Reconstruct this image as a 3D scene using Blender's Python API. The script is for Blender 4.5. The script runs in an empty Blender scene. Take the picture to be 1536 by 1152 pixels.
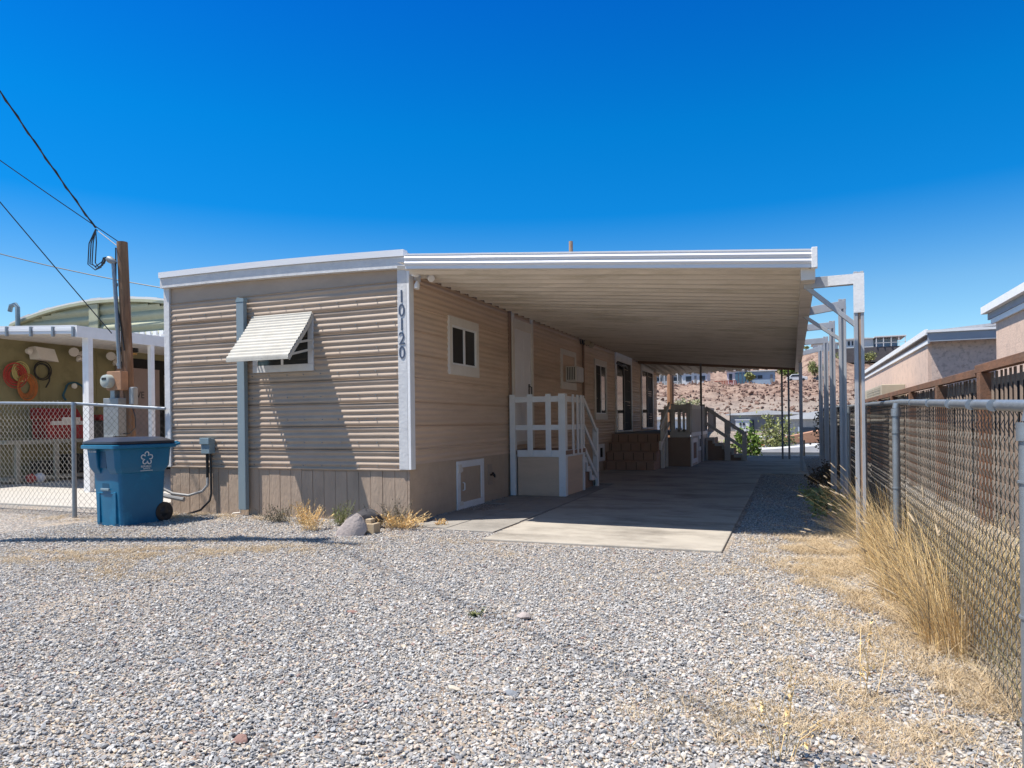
import bpy, math, random
from mathutils import Vector, Matrix, noise
R_ = math.radians
PI = math.pi
random.seed(7)
scn = bpy.context.scene
COL = scn.collection

# ------------------------------------------------------------------ materials
def _nt(name):
    m = bpy.data.materials.new(name); m.use_nodes = True
    return m, m.node_tree, m.node_tree.nodes['Principled BSDF']

def N(nt, t, **kw):
    n = nt.nodes.new(t)
    for k, v in kw.items():
        if k in n.inputs: n.inputs[k].default_value = v
        else: setattr(n, k, v)
    return n

def c4(c): return (c[0], c[1], c[2], 1)

KEEP = {'tan_siding_paint', 'tan_siding_side', 'skirting_board', 'side_skirting_boards', 'carport_ceiling_metal', 'rear_cover_metal', 'brown_panel', 'step_shingle', 'deck_rail_paint',
        'door_paint', 'cream_trim', 'stoop_white', 'mauve_door', 'white_trim_paint', 'blue_bin_plastic', 'pink_stucco', 'rough_stucco', 'green_leaf', 'olive_leaf', 'dry_grass', 'short_dead_grass', 'pole_wood', 'redwood_fence', 'weathered_picket'}
def mat(name, c1, c2=None, scale=3.0, rough=0.7, bump=0.0, bscale=60.0, metal=0.0, spec=0.3,
        stretch=(1, 1, 1), c3=None, s3=0.6, t3=(0.55, 0.7), detail=6.0, dist=0.0, bstretch=None, coat=0):
    """noise-mottled procedural surface: c1<->c2 by fine noise, c3 patches by a coarse noise"""
    m, nt, p = _nt(name)
    if name not in KEEP:
        c1 = tuple(v * .8 for v in c1)
        c2 = tuple(v * .8 for v in c2) if c2 else None
        c3 = tuple(v * .8 for v in c3) if c3 else None
    p.inputs['Roughness'].default_value = rough
    p.inputs['Metallic'].default_value = metal
    p.inputs['Specular IOR Level'].default_value = spec
    p.inputs['Coat Weight'].default_value = coat
    tc = N(nt, 'ShaderNodeTexCoord')
    mp = N(nt, 'ShaderNodeMapping'); mp.inputs['Scale'].default_value = stretch
    nt.links.new(tc.outputs['Object'], mp.inputs['Vector'])
    if c2 is None: c2 = tuple(min(1, v * 0.86) for v in c1)
    n1 = N(nt, 'ShaderNodeTexNoise'); n1.inputs['Scale'].default_value = scale
    n1.inputs['Detail'].default_value = detail; n1.inputs['Roughness'].default_value = .65
    n1.inputs['Distortion'].default_value = dist
    nt.links.new(mp.outputs[0], n1.inputs['Vector'])
    r1 = N(nt, 'ShaderNodeValToRGB')
    r1.color_ramp.elements[0].position = .32; r1.color_ramp.elements[1].position = .68
    r1.color_ramp.elements[0].color = c4(c1); r1.color_ramp.elements[1].color = c4(c2)
    nt.links.new(n1.outputs['Fac'], r1.inputs[0])
    out = r1.outputs[0]
    if c3 is not None:
        n3 = N(nt, 'ShaderNodeTexNoise'); n3.inputs['Scale'].default_value = s3
        n3.inputs['Detail'].default_value = 8; n3.inputs['Roughness'].default_value = .7
        nt.links.new(mp.outputs[0], n3.inputs['Vector'])
        r3 = N(nt, 'ShaderNodeValToRGB')
        r3.color_ramp.elements[0].position = t3[0]; r3.color_ramp.elements[1].position = t3[1]
        nt.links.new(n3.outputs['Fac'], r3.inputs[0])
        mx = N(nt, 'ShaderNodeMix', data_type='RGBA')
        nt.links.new(r3.outputs[0], mx.inputs['Factor'])
        nt.links.new(out, mx.inputs['A']); mx.inputs['B'].default_value = c4(c3)
        out = mx.outputs['Result']
    nt.links.new(out, p.inputs['Base Color'])
    if bump:
        nb = N(nt, 'ShaderNodeTexNoise'); nb.inputs['Scale'].default_value = bscale
        nb.inputs['Detail'].default_value = 5
        if bstretch:
            mb = N(nt, 'ShaderNodeMapping'); mb.inputs['Scale'].default_value = bstretch
            nt.links.new(tc.outputs['Object'], mb.inputs['Vector']); nt.links.new(mb.outputs[0], nb.inputs['Vector'])
        else:
            nt.links.new(mp.outputs[0], nb.inputs['Vector'])
        b = N(nt, 'ShaderNodeBump'); b.inputs['Strength'].default_value = bump; b.inputs['Distance'].default_value = .01
        nt.links.new(nb.outputs['Fac'], b.inputs['Height']); nt.links.new(b.outputs[0], p.inputs['Normal'])
    return m

M = {}
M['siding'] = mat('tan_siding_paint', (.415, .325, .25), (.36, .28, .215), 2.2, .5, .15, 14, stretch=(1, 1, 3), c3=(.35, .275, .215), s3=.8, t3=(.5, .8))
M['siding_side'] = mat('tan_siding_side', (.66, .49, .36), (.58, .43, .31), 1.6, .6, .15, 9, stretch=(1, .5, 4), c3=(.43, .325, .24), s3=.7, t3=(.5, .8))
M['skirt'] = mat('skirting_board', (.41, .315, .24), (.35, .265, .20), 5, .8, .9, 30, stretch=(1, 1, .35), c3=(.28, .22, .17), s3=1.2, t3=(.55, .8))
M['white'] = mat('white_trim_paint', (.80, .80, .80), (.72, .72, .71), 4, .5, .25, 40, c3=(.6, .58, .55), s3=2.5, t3=(.62, .8))
M['white2'] = mat('weathered_white_paint', (.78, .78, .78), (.66, .66, .67), 7, .55, .5, 25, c3=(.52, .5, .48), s3=3, t3=(.62, .75))
M['cream'] = mat('cream_trim', (.74, .69, .62), (.66, .61, .54), 4, .6, .2, 40)
M['door'] = mat('door_paint', (.78, .78, .80), (.72, .72, .74), 2, .5)
M['glass'] = mat('window_glass', (.05, .055, .055), (.025, .028, .03), 1.3, .06, spec=.5)
M['screen'] = mat('insect_screen', (.05, .045, .04), (.035, .032, .03), 30, .8)
M['rearcover'] = mat('rear_cover_metal', (.36, .31, .24), (.28, .24, .19), 3, .5, .2, 5)
M['dark'] = mat('dark_gap', (.02, .02, .02), (.03, .028, .025), 5, .8)
M['awn'] = mat('window_awning_metal', (.66, .63, .56), (.58, .55, .48), 5, .4, .1, 30, c3=(.5, .47, .41), s3=1.5)
M['ceil'] = mat('carport_ceiling_metal', (.74, .67, .575), (.62, .56, .48), 3.5, .38, .35, 5, spec=.6, stretch=(.3, 2.2, 1), c3=(.40, .355, .26), s3=1.6, t3=(.5, .72))
M['fascia'] = mat('fascia_metal', (.84, .85, .88), (.78, .79, .82), 3, .35, .1, 30, stretch=(.3, 3, 3), spec=.5)
M['galv'] = mat('galvanised_steel', (.36, .40, .44), (.28, .31, .34), 12, .42, .15, 60, metal=.55)
M['postw'] = mat('support_post_paint', (.52, .54, .57), (.42, .44, .47), 5, .5, .2, 40, stretch=(1, 1, .3), c3=(.40, .36, .32), s3=3, t3=(.64, .75))
M['rust'] = mat('rust', (.42, .23, .12), (.55, .42, .33), 12, .8, .3, 60, stretch=(1, 1, .2))
M['bluepost'] = mat('grey_blue_post', (.27, .34, .38), (.235, .30, .335), 3, .5, .2, 20, stretch=(1, 1, .2))
M['concrete'] = mat('concrete', (.52, .475, .405), (.43, .39, .335), 2.2, .85, .25, 90, c3=(.20, .178, .15), s3=.8, t3=(.46, .72), stretch=(1.0, 1.9, 1))
M['concrete2'] = mat('concrete_neighbour', (.56, .53, .48), (.5, .47, .43), 2.2, .85, .2, 90)
M['paver'] = mat('paver', (.40, .37, .33), (.31, .29, .26), 3.5, .85, .5, 60, c3=(.20, .185, .165), s3=.9, t3=(.5, .75))
M['wood'] = mat('pole_wood', (.26, .155, .09), (.14, .08, .05), 9, .85, .8, 40, stretch=(3, 3, .25), c3=(.34, .24, .17), s3=4)
M['wood_red'] = mat('redwood_fence', (.25, .13, .08), (.15, .09, .065), 5, .85, .6, 30, stretch=(1, .4, 1), c3=(.16, .12, .09), s3=1.2)
M['picket'] = mat('weathered_picket', (.30, .235, .19), (.19, .14, .11), 4, .85, .6, 30, stretch=(2, 2, .5), c3=(.38, .32, .27), s3=1.0)
M['gap_shade'] = mat('painted_gap_shade', (.035, .04, .052), (.05, .055, .065), 6, .9)  # near-black slate colour painted as the shade seen between pickets
M['fencewire'] = mat('galvanised_wire', (.62, .60, .54), (.5, .48, .42), 8, .45, metal=.3)
M['darkwire'] = mat('weathered_wire', (.15, .14, .12), (.10, .095, .085), 8, .6)
M['black'] = mat('black_plastic', (.018, .018, .02), (.03, .03, .032), 6, .4, spec=.4)
M['lid'] = mat('bin_lid_plastic', (.035, .035, .042), (.05, .05, .058), 4, .38, .1, 60, spec=.4)
M['bin'] = mat('blue_bin_plastic', (.004, .135, .26), (.004, .112, .22), 3, .38, .08, 80, spec=.4, c3=(.015, .21, .38), s3=2, t3=(.55, .75))
M['bindark'] = mat('blue_bin_recess', (.005, .085, .18), (.005, .075, .16), 3, .45)
M['decal'] = mat('white_decal', (.8, .8, .8), (.75, .75, .75), 5, .6)
M['number'] = mat('slate_blue_numerals', (.10, .13, .20), (.08, .11, .17), 5, .5)
M['olive'] = mat('olive_siding', (.34, .30, .16), (.30, .26, .14), 3, .75, .2, 40, c3=(.24, .21, .11), s3=1)
M['green'] = mat('pale_green_siding', (.50, .51, .36), (.44, .45, .32), 3, .6)
M['shingle'] = mat('pale_shingle', (.66, .66, .68), (.5, .5, .53), 12, .8, .3, 40)
M['stucco'] = mat('pink_stucco', (.70, .52, .41), (.60, .44, .35), 16, .9, 1.0, 26, c3=(.45, .34, .28), s3=3, t3=(.5, .75))
M['stucco_rough'] = mat('rough_stucco', (.64, .50, .42), (.54, .42, .35), 8, .9, 1.0, 10, c3=(.42, .33, .28), s3=7, t3=(.5, .6))
M['brownpanel'] = mat('brown_panel', (.30, .20, .145), (.25, .165, .12), 2, .8, .2, 30)
M['brick'] = mat('step_shingle', (.38, .245, .18), (.33, .21, .155), 4, .85, .4, 30)
M['rail'] = mat('deck_rail_paint', (.52, .48, .43), (.45, .41, .37), 4, .6, .2, 40)
M['meter'] = mat('meter_housing_orange', (.48, .27, .16), (.36, .2, .12), 7, .7, .2, 40)
M['meterglass'] = mat('meter_dome', (.48, .52, .48), (.4, .44, .41), 6, .25)
M['panel'] = mat('electric_panel_grey', (.36, .38, .39), (.28, .3, .31), 7, .5, .1, 40, metal=.3, c3=(.22, .2, .18), s3=4, t3=(.6, .7))
M['boxblue'] = mat('junction_grey_blue', (.27, .36, .41), (.22, .3, .34), 5, .5)
M['grey_hose'] = mat('grey_conduit', (.40, .40, .40), (.3, .3, .3), 8, .5)
M['orange'] = mat('orange_hose', (.60, .20, .06), (.5, .16, .05), 8, .5)
M['redhose'] = mat('red_strap', (.6, .08, .07), (.5, .06, .05), 8, .5)
M['yellow'] = mat('yellow_cord', (.7, .62, .25), (.6, .5, .2), 8, .5)
M['teal'] = mat('teal_hose', (.04, .14, .19), (.03, .1, .15), 8, .5)
M['redbox'] = mat('red_toolbox_paint', (.42, .03, .03), (.3, .02, .02), 5, .5)
M['metal'] = mat('bright_metal', (.6, .6, .6), (.5, .5, .5), 6, .35, metal=.6)
M['bench'] = mat('bench_wood_pale', (.46, .42, .32), (.34, .31, .24), 6, .8, .3, 40)
M['mauve'] = mat('mauve_door', (.36, .27, .24), (.31, .235, .21), 3, .7)
M['tan_metal'] = mat('beige_metal', (.60, .52, .38), (.54, .46, .33), 4, .5)
M['rockdark'] = mat('dark_boulder', (.10, .095, .10), (.05, .048, .052), 6, .9, 1, 20)
M['rockpale'] = mat('pale_boulder', (.55, .47, .43), (.46, .39, .36), 6, .9, 1, 25)
M['brickpale'] = mat('pale_brick', (.60, .48, .33), (.5, .4, .28), 8, .9, .4, 40)
M['leaf'] = mat('green_leaf', (.16, .24, .04), (.09, .15, .025), 3, .7, c3=(.26, .32, .08), s3=2)
M['leaf2'] = mat('olive_leaf', (.27, .28, .11), (.17, .19, .07), 3, .7, c3=(.24, .24, .1), s3=2)
M['leafgrey'] = mat('grey_brush', (.28, .25, .18), (.18, .16, .12), 3, .8)
M['leafpale'] = mat('pale_desert_leaf', (.46, .46, .26), (.36, .36, .2), 3, .8)
M['twig'] = mat('twig', (.14, .10, .07), (.1, .07, .05), 6, .9)
M['straw'] = mat('dry_grass', (.78, .57, .28), (.62, .42, .18), 1.8, .8, c3=(.85, .70, .42), s3=3)
M['strawgrey'] = mat('grey_old_straw', (.42, .33, .22), (.30, .22, .13), 3, .85)
M['straw2'] = mat('dry_grass_green', (.48, .42, .18), (.60, .48, .24), 2, .8)
M['ground_grass'] = mat('short_dead_grass', (.62, .49, .32), (.46, .34, .20), 1.5, .85, c3=(.66, .57, .43), s3=3)
M['seed'] = mat('grass_seed_head', (.60, .48, .33), (.52, .40, .26), 9, .9)
M['hwhite'] = mat('far_white_wall', (.78, .79, .8), (.7, .71, .72), 1, .7)
M['hgrey'] = mat('far_grey_wall', (.30, .29, .29), (.25, .25, .25), 1, .8)
M['hblue'] = mat('far_blue_wall', (.36, .47, .60), (.3, .4, .52), 1, .7)
M['soffit'] = mat('grey_soffit_board', (.42, .45, .50), (.37, .40, .45), 2, .7)
M['teal_wall'] = mat('far_teal_wall', (.08, .18, .26), (.07, .15, .22), 1, .7)
M['hroof'] = mat('far_white_roof', (.74, .74, .74), (.6, .6, .6), .8, .6)
M['terra'] = mat('terracotta_roof', (.55, .30, .19), (.45, .24, .15), 1, .8)
M['redrail'] = mat('red_deck', (.42, .10, .06), (.3, .07, .04), 1, .8)
M['hwin'] = mat('far_window', (.03, .04, .06), (.05, .06, .08), 1, .3)
M['retain'] = mat('retaining_wall', (.13, .12, .13), (.09, .085, .09), 1, .9, .5, 5)
M['stopred'] = mat('sign_red', (.6, .03, .03), (.55, .03, .03), 2, .6)
M['carwhite'] = mat('car_paint_white', (.75, .76, .78), (.7, .7, .72), 1, .3)
M['smallwarm'] = mat('warm_lamp_glass', (.8, .45, .15), (.7, .4, .12), 5, .4)

# bump-lined board materials for the shaded brown side skirting
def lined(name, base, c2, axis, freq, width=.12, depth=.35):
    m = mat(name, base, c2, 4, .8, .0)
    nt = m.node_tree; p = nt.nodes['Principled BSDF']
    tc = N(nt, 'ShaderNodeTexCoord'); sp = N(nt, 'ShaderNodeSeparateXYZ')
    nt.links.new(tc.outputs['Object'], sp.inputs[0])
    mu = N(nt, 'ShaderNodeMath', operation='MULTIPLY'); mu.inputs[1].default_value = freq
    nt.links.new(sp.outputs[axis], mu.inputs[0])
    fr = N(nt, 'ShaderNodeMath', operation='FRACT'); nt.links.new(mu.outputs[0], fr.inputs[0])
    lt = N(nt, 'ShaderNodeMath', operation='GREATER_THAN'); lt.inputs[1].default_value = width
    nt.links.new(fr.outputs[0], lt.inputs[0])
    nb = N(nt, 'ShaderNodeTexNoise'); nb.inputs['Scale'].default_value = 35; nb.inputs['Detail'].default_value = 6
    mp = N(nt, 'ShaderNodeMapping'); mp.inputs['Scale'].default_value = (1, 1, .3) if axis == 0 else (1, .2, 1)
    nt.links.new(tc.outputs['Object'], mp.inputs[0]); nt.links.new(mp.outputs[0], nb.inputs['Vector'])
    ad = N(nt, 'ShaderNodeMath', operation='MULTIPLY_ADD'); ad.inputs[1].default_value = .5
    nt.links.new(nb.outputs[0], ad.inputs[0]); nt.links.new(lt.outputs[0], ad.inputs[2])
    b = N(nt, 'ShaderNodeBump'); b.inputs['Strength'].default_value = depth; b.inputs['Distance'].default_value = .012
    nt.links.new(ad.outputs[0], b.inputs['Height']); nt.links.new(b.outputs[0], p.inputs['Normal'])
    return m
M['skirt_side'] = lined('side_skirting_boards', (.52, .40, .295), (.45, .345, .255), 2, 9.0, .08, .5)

# ------------------------------------------------------------------ mesh helper
class MB:
    def __init__(s): s.v = []; s.f = []; s.sm = False
    def add(s, vs, fs):
        o = len(s.v); s.v += [tuple(p) for p in vs]; s.f += [tuple(i + o for i in f) for f in fs]; return s
    def box(s, x0, x1, y0, y1, z0, z1):
        return s.add([(x0, y0, z0), (x1, y0, z0), (x1, y1, z0), (x0, y1, z0), (x0, y0, z1), (x1, y0, z1), (x1, y1, z1), (x0, y1, z1)],
                     [(0, 3, 2, 1), (4, 5, 6, 7), (0, 1, 5, 4), (1, 2, 6, 5), (2, 3, 7, 6), (3, 0, 4, 7)])
    def hexa(s, p):  # 8 points bottom 4 ccw, top 4
        return s.add(p, [(0, 3, 2, 1), (4, 5, 6, 7), (0, 1, 5, 4), (1, 2, 6, 5), (2, 3, 7, 6), (3, 0, 4, 7)])
    def bar(s, p, q, w, h, up=(0, 0, 1)):
        p = Vector(p); q = Vector(q); d = (q - p).normalized(); up = Vector(up)
        a = d.cross(up)
        if a.length < 1e-4: a = d.cross(Vector((0, 1, 0)))
        a.normalize(); b = a.cross(d).normalized(); a *= w / 2; b *= h / 2
        return s.hexa([p - a - b, p + a - b, q + a - b, q - a - b, p - a + b, p + a + b, q + a + b, q - a + b])
    def tube(s, pts, r, n=8, cap=True, r1=None):
        pts = [Vector(p) for p in pts]; k = len(pts); o = len(s.v); prev = None
        for i, p in enumerate(pts):
            d = (pts[min(i + 1, k - 1)] - pts[max(i - 1, 0)]).normalized()
            if prev is None:
                a = d.cross(Vector((0, 0, 1)))
                if a.length < 1e-3: a = d.cross(Vector((1, 0, 0)))
            else:
                a = prev - d * prev.dot(d)
                if a.length < 1e-4: a = d.cross(Vector((0, 0, 1)))
            a.normalize(); prev = a; b = d.cross(a)
            rr = r if r1 is None else r + (r1 - r) * i / (k - 1)
            for j in range(n):
                t = 2 * PI * j / n; s.v.append(tuple(p + a * rr * math.cos(t) + b * rr * math.sin(t)))
        for i in range(k - 1):
            for j in range(n):
                s.f.append((o + i * n + j, o + i * n + (j + 1) % n, o + (i + 1) * n + (j + 1) % n, o + (i + 1) * n + j))
        if cap:
            s.f.append(tuple(o + j for j in reversed(range(n)))); s.f.append(tuple(o + (k - 1) * n + j for j in range(n)))
        return s
    def strip(s, rows):  # grid of points
        o = len(s.v); n = len(rows[0])
        for r in rows: s.v += [tuple(p) for p in r]
        for i in range(len(rows) - 1):
            for j in range(n - 1):
                s.f.append((o + i * n + j, o + i * n + j + 1, o + (i + 1) * n + j + 1, o + (i + 1) * n + j))
        return s
    def prism(s, poly, d):  # polygon of 3-D points, extruded by vector d
        n = len(poly); d = Vector(d); a = [Vector(p) for p in poly]
        return s.add(a + [p + d for p in a], [tuple(reversed(range(n))), tuple(range(n, 2 * n))] + [(i, (i + 1) % n, (i + 1) % n + n, i + n) for i in range(n)])
    def loft(s, secs):  # rings with equal count
        n = len(secs[0]); o = len(s.v)
        for r in secs: s.v += [tuple(p) for p in r]
        for i in range(len(secs) - 1):
            for j in range(n):
                s.f.append((o + i * n + j, o + i * n + (j + 1) % n, o + (i + 1) * n + (j + 1) % n, o + (i + 1) * n + j))
        s.f.append(tuple(o + j for j in reversed(range(n)))); s.f.append(tuple(o + (len(secs) - 1) * n + j for j in range(n)))
        return s
    def build(s, name, m, parent=None, label=None, smooth=False, bevel=0.0, root=None):
        me = bpy.data.meshes.new(name)
        off = Vector((0, 0, 0))
        q = parent
        while q is not None: off += Vector(q.location); q = q.parent
        me.from_pydata([tuple(Vector(p) - off) for p in s.v], [], s.f)
        me.update()
        if smooth:
            for p in me.polygons: p.use_smooth = True
            if smooth == 'auto': me.set_sharp_from_angle(angle=R_(35))
        o = bpy.data.objects.new(name, me); COL.objects.link(o)
        me.materials.append(M[m] if isinstance(m, str) else m)
        if parent is not None: o.parent = parent
        if label: o['label'] = label
        if bevel:
            b = o.modifiers.new('bevel', 'BEVEL'); b.width = bevel; b.segments = 2; b.limit_method = 'ANGLE'; b.harden_normals = False
        return o

def thing(name, label, cat, loc=(0, 0, 0), group=None):
    o = bpy.data.objects.new(name, None); COL.objects.link(o); o.location = loc
    o.empty_display_size = .2
    o['label'] = label; o['category'] = cat
    if group: o['group'] = group
    return o
def tag(o, label, cat, group=None):
    o['label'] = label; o['category'] = cat
    if group: o['group'] = group
    return o
def struct(o, kind='structure', label=None):
    o['kind'] = kind
    if label: o['label'] = label
    return o
def ss(a, b, x):
    t = max(0, min(1, (x - a) / (b - a))); return t * t * (3 - 2 * t)

def text(body, size, m, parent, loc, rot, name='lettering', ext=.001, align='LEFT', sx=1):
    cu = bpy.data.curves.new(name, 'FONT'); cu.body = body; cu.size = size; cu.extrude = ext; cu.align_x = align
    tmp = bpy.data.objects.new('tmp', cu); COL.objects.link(tmp)
    dg = bpy.context.evaluated_depsgraph_get(); me = bpy.data.meshes.new_from_object(tmp.evaluated_get(dg))
    bpy.data.objects.remove(tmp); o = bpy.data.objects.new(name, me); COL.objects.link(o)
    me.materials.clear(); me.materials.append(M[m]); o.parent = parent
    off = Vector((0, 0, 0)); q = parent
    while q is not None: off += Vector(q.location); q = q.parent
    o.location = Vector(loc) - off; o.rotation_euler = rot; o.scale = (sx, 1, 1)
    return o
#%%TERRAIN
# ------------------------------------------------------------------ ground
def fbm(x, y, s, o=5): return noise.fractal(Vector((x * s, y * s, 3.3)), .9, 2.1, o)
YP = [(-1e5, 0), (27.5, 0), (33, -3.2), (62, -3.1), (76, -2.3), (96, -.6), (112, .6), (128, 2.6), (142, 5.4), (158, 8.3), (165, 8.9), (184, 9.9), (215, 15), (400, 17), (1e5, 17)]
def interp(t, P):
    for (a, b), (c, d) in zip(P, P[1:]):
        if t <= c: return b + (d - b) * (t - a) / (c - a)
    return P[-1][1]
def gz(x, y):
    z = interp(y, YP)
    left = -.11 * ss(-8.2, -10.2, x) * (1 - ss(27, 33, y))
    z += left
    if y > 100:
        z += ss(100, 150, y) * 1.3 * fbm(x, y, .045) * (1 - .8 * ss(168, 176, y)) * (1 - ss(300, 800, y))
        rid = ss(130, 150, y) * (1 - ss(160, 168, y))
        z += rid * (1.1 * abs(fbm(x + 40, y, .11)) + .55 * fbm(x, y, .35, 4))
        z += 6.3 * ss(-3, 6, x) * (1 - .5 * ss(8, 15, x)) * ss(168, 198, y) * (1 - ss(215, 260, y))
        z += ss(-2, 3, x) * (1 - ss(9, 16, x)) * ss(166, 186, y) * (1 - ss(200, 230, y)) * .8 * fbm(x, y, .3, 4)
    z += 2.2 * ss(188, 212, y) * (1 - ss(-6, 4, x))
    if y > 28: z += .12 * fbm(x, y, .2)
    return z
def axis(parts):
    out = []
    for a, b, st in parts:
        n = max(1, int(round((b - a) / st)))
        out += [a + (b - a) * i / n for i in range(n)]
    out.append(parts[-1][1]); return out
gx = axis([(-3000, -600, 600), (-600, -120, 60), (-120, -45, 12), (-45, 30, .9), (30, 120, 10), (120, 600, 60), (600, 3000, 600)])
gy = axis([(-1500, -100, 350), (-100, -10, 18), (-10, 26, 2), (26, 36, 1), (36, 120, 2), (120, 205, .9), (205, 260, 6), (260, 600, 40), (600, 4000, 500)])
g = MB().strip([[(x, y, gz(x, y)) for x in gx] for y in gy])

def ground_mat():
    m, nt, p = _nt('gravel_soil_and_desert_rock')
    p.inputs['Roughness'].default_value = .95; p.inputs['Specular IOR Level'].default_value = .15
    L = nt.links.new
    tc = N(nt, 'ShaderNodeTexCoord'); sp = N(nt, 'ShaderNodeSeparateXYZ'); L(tc.outputs['Object'], sp.inputs[0])
    # pebble cells near
    vo = N(nt, 'ShaderNodeTexVoronoi'); vo.inputs['Scale'].default_value = 42; L(tc.outputs['Object'], vo.inputs['Vector'])
    sh = N(nt, 'ShaderNodeSeparateColor'); L(vo.outputs['Color'], sh.inputs[0])
    cr = N(nt, 'ShaderNodeValToRGB'); cr.color_ramp.interpolation = 'CONSTANT'
    cols = [(0, (.24, .235, .235)), (.2, (.33, .32, .315)), (.4, (.44, .42, .39)), (.58, (.17, .175, .19)), (.7, (.50, .44, .37)), (.84, (.34, .25, .2)), (.92, (.56, .53, .5))]
    el = cr.color_ramp.elements; el[0].color = c4(cols[0][1]); el[1].position = cols[1][0]; el[1].color = c4(cols[1][1])
    for q, c in cols[2:]: e = el.new(q); e.color = c4(c)
    L(sh.outputs[0], cr.inputs[0])
    mul = N(nt, 'ShaderNodeMix', data_type='RGBA', blend_type='MULTIPLY'); mul.inputs['Factor'].default_value = 1
    dr = N(nt, 'ShaderNodeValToRGB'); dr.color_ramp.elements[0].position = .3; dr.color_ramp.elements[1].position = .75
    dr.color_ramp.elements[0].color = (1, 1, 1, 1); dr.color_ramp.elements[1].color = (.5, .46, .42, 1)
    L(vo.outputs['Distance'], dr.inputs[0])
    L(cr.outputs[0], mul.inputs['A']); L(dr.outputs[0], mul.inputs['B'])
    # soil patches
    n1 = N(nt, 'ShaderNodeTexNoise'); n1.inputs['Scale'].default_value = .9; n1.inputs['Detail'].default_value = 8; L(tc.outputs['Object'], n1.inputs['Vector'])
    r1 = N(nt, 'ShaderNodeValToRGB'); r1.color_ramp.elements[0].position = .52; r1.color_ramp.elements[1].position = .66; L(n1.outputs[0], r1.inputs[0])
    mx = N(nt, 'ShaderNodeMix', data_type='RGBA'); mx.inputs['B'].default_value = (.40, .32, .24, 1)
    sc = N(nt, 'ShaderNodeMath', operation='MULTIPLY'); sc.inputs[1].default_value = .5; L(r1.outputs[0], sc.inputs[0])
    L(sc.outputs[0], mx.inputs['Factor']); L(mul.outputs['Result'], mx.inputs['A'])
    # far desert
    nf = N(nt, 'ShaderNodeTexNoise'); nf.inputs['Scale'].default_value = .5; nf.inputs['Detail'].default_value = 12; nf.inputs['Roughness'].default_value = .75
    L(tc.outputs['Object'], nf.inputs['Vector'])
    rf = N(nt, 'ShaderNodeValToRGB'); e = rf.color_ramp.elements
    e[0].position = .36; e[0].color = (.10, .06, .055, 1); e[1].position = .5; e[1].color = (.31, .215, .17, 1)
    x = e.new(.58); x.color = (.39, .285, .225, 1); x = e.new(.68); x.color = (.19, .115, .10, 1)
    L(nf.outputs[0], rf.inputs[0])
    # gray scree band y 104..140
    mr = N(nt, 'ShaderNodeMapRange'); mr.inputs['From Min'].default_value = 136; mr.inputs['From Max'].default_value = 146
    nz = N(nt, 'ShaderNodeTexNoise'); nz.inputs['Scale'].default_value = .08; L(tc.outputs['Object'], nz.inputs['Vector'])
    a = N(nt, 'ShaderNodeMath', operation='MULTIPLY_ADD'); a.inputs[1].default_value = 34; a.inputs[2].default_value = -17; L(nz.outputs[0], a.inputs[0])
    b = N(nt, 'ShaderNodeMath', operation='ADD'); L(a.outputs[0], b.inputs[0]); L(sp.outputs[1], b.inputs[1]); L(b.outputs[0], mr.inputs['Value'])
    rs = N(nt, 'ShaderNodeValToRGB'); rs.color_ramp.elements[0].position = .35; rs.color_ramp.elements[0].color = (.27, .22, .19, 1); rs.color_ramp.elements[1].position = .6; rs.color_ramp.elements[1].color = (.37, .31, .265, 1)
    L(nf.outputs[0], rs.inputs[0])
    m2 = N(nt, 'ShaderNodeMix', data_type='RGBA'); L(mr.outputs[0], m2.inputs['Factor']); L(rs.outputs[0], m2.inputs['A']); L(rf.outputs[0], m2.inputs['B'])
    m3 = N(nt, 'ShaderNodeMix', data_type='RGBA')
    mr3 = N(nt, 'ShaderNodeMapRange'); mr3.inputs['From Min'].default_value = 27; mr3.inputs['From Max'].default_value = 30; L(sp.outputs[1], mr3.inputs['Value'])
    L(mr3.outputs[0], m3.inputs['Factor']); L(mx.outputs['Result'], m3.inputs['A']); L(m2.outputs['Result'], m3.inputs['B'])
    L(m3.outputs['Result'], p.inputs['Base Color'])
    inv = N(nt, 'ShaderNodeMath', operation='SUBTRACT'); inv.inputs[0].default_value = 1; L(vo.outputs['Distance'], inv.inputs[1])
    bp = N(nt, 'ShaderNodeBump'); bp.inputs['Strength'].default_value = .9; bp.inputs['Distance'].default_value = .012; L(inv.outputs[0], bp.inputs['Height'])
    bf = N(nt, 'ShaderNodeBump'); bf.inputs['Strength'].default_value = .8; bf.inputs['Distance'].default_value = 1.2
    fm = N(nt, 'ShaderNodeMath', operation='MULTIPLY'); L(nf.outputs[0], fm.inputs[0]); L(mr3.outputs[0], fm.inputs[1])
    L(fm.outputs[0], bf.inputs['Height']); L(bp.outputs[0], bf.inputs['Normal']); L(bf.outputs[0], p.inputs['Normal'])
    return m
struct(g.build('ground', ground_mat(), smooth=True))

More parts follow.
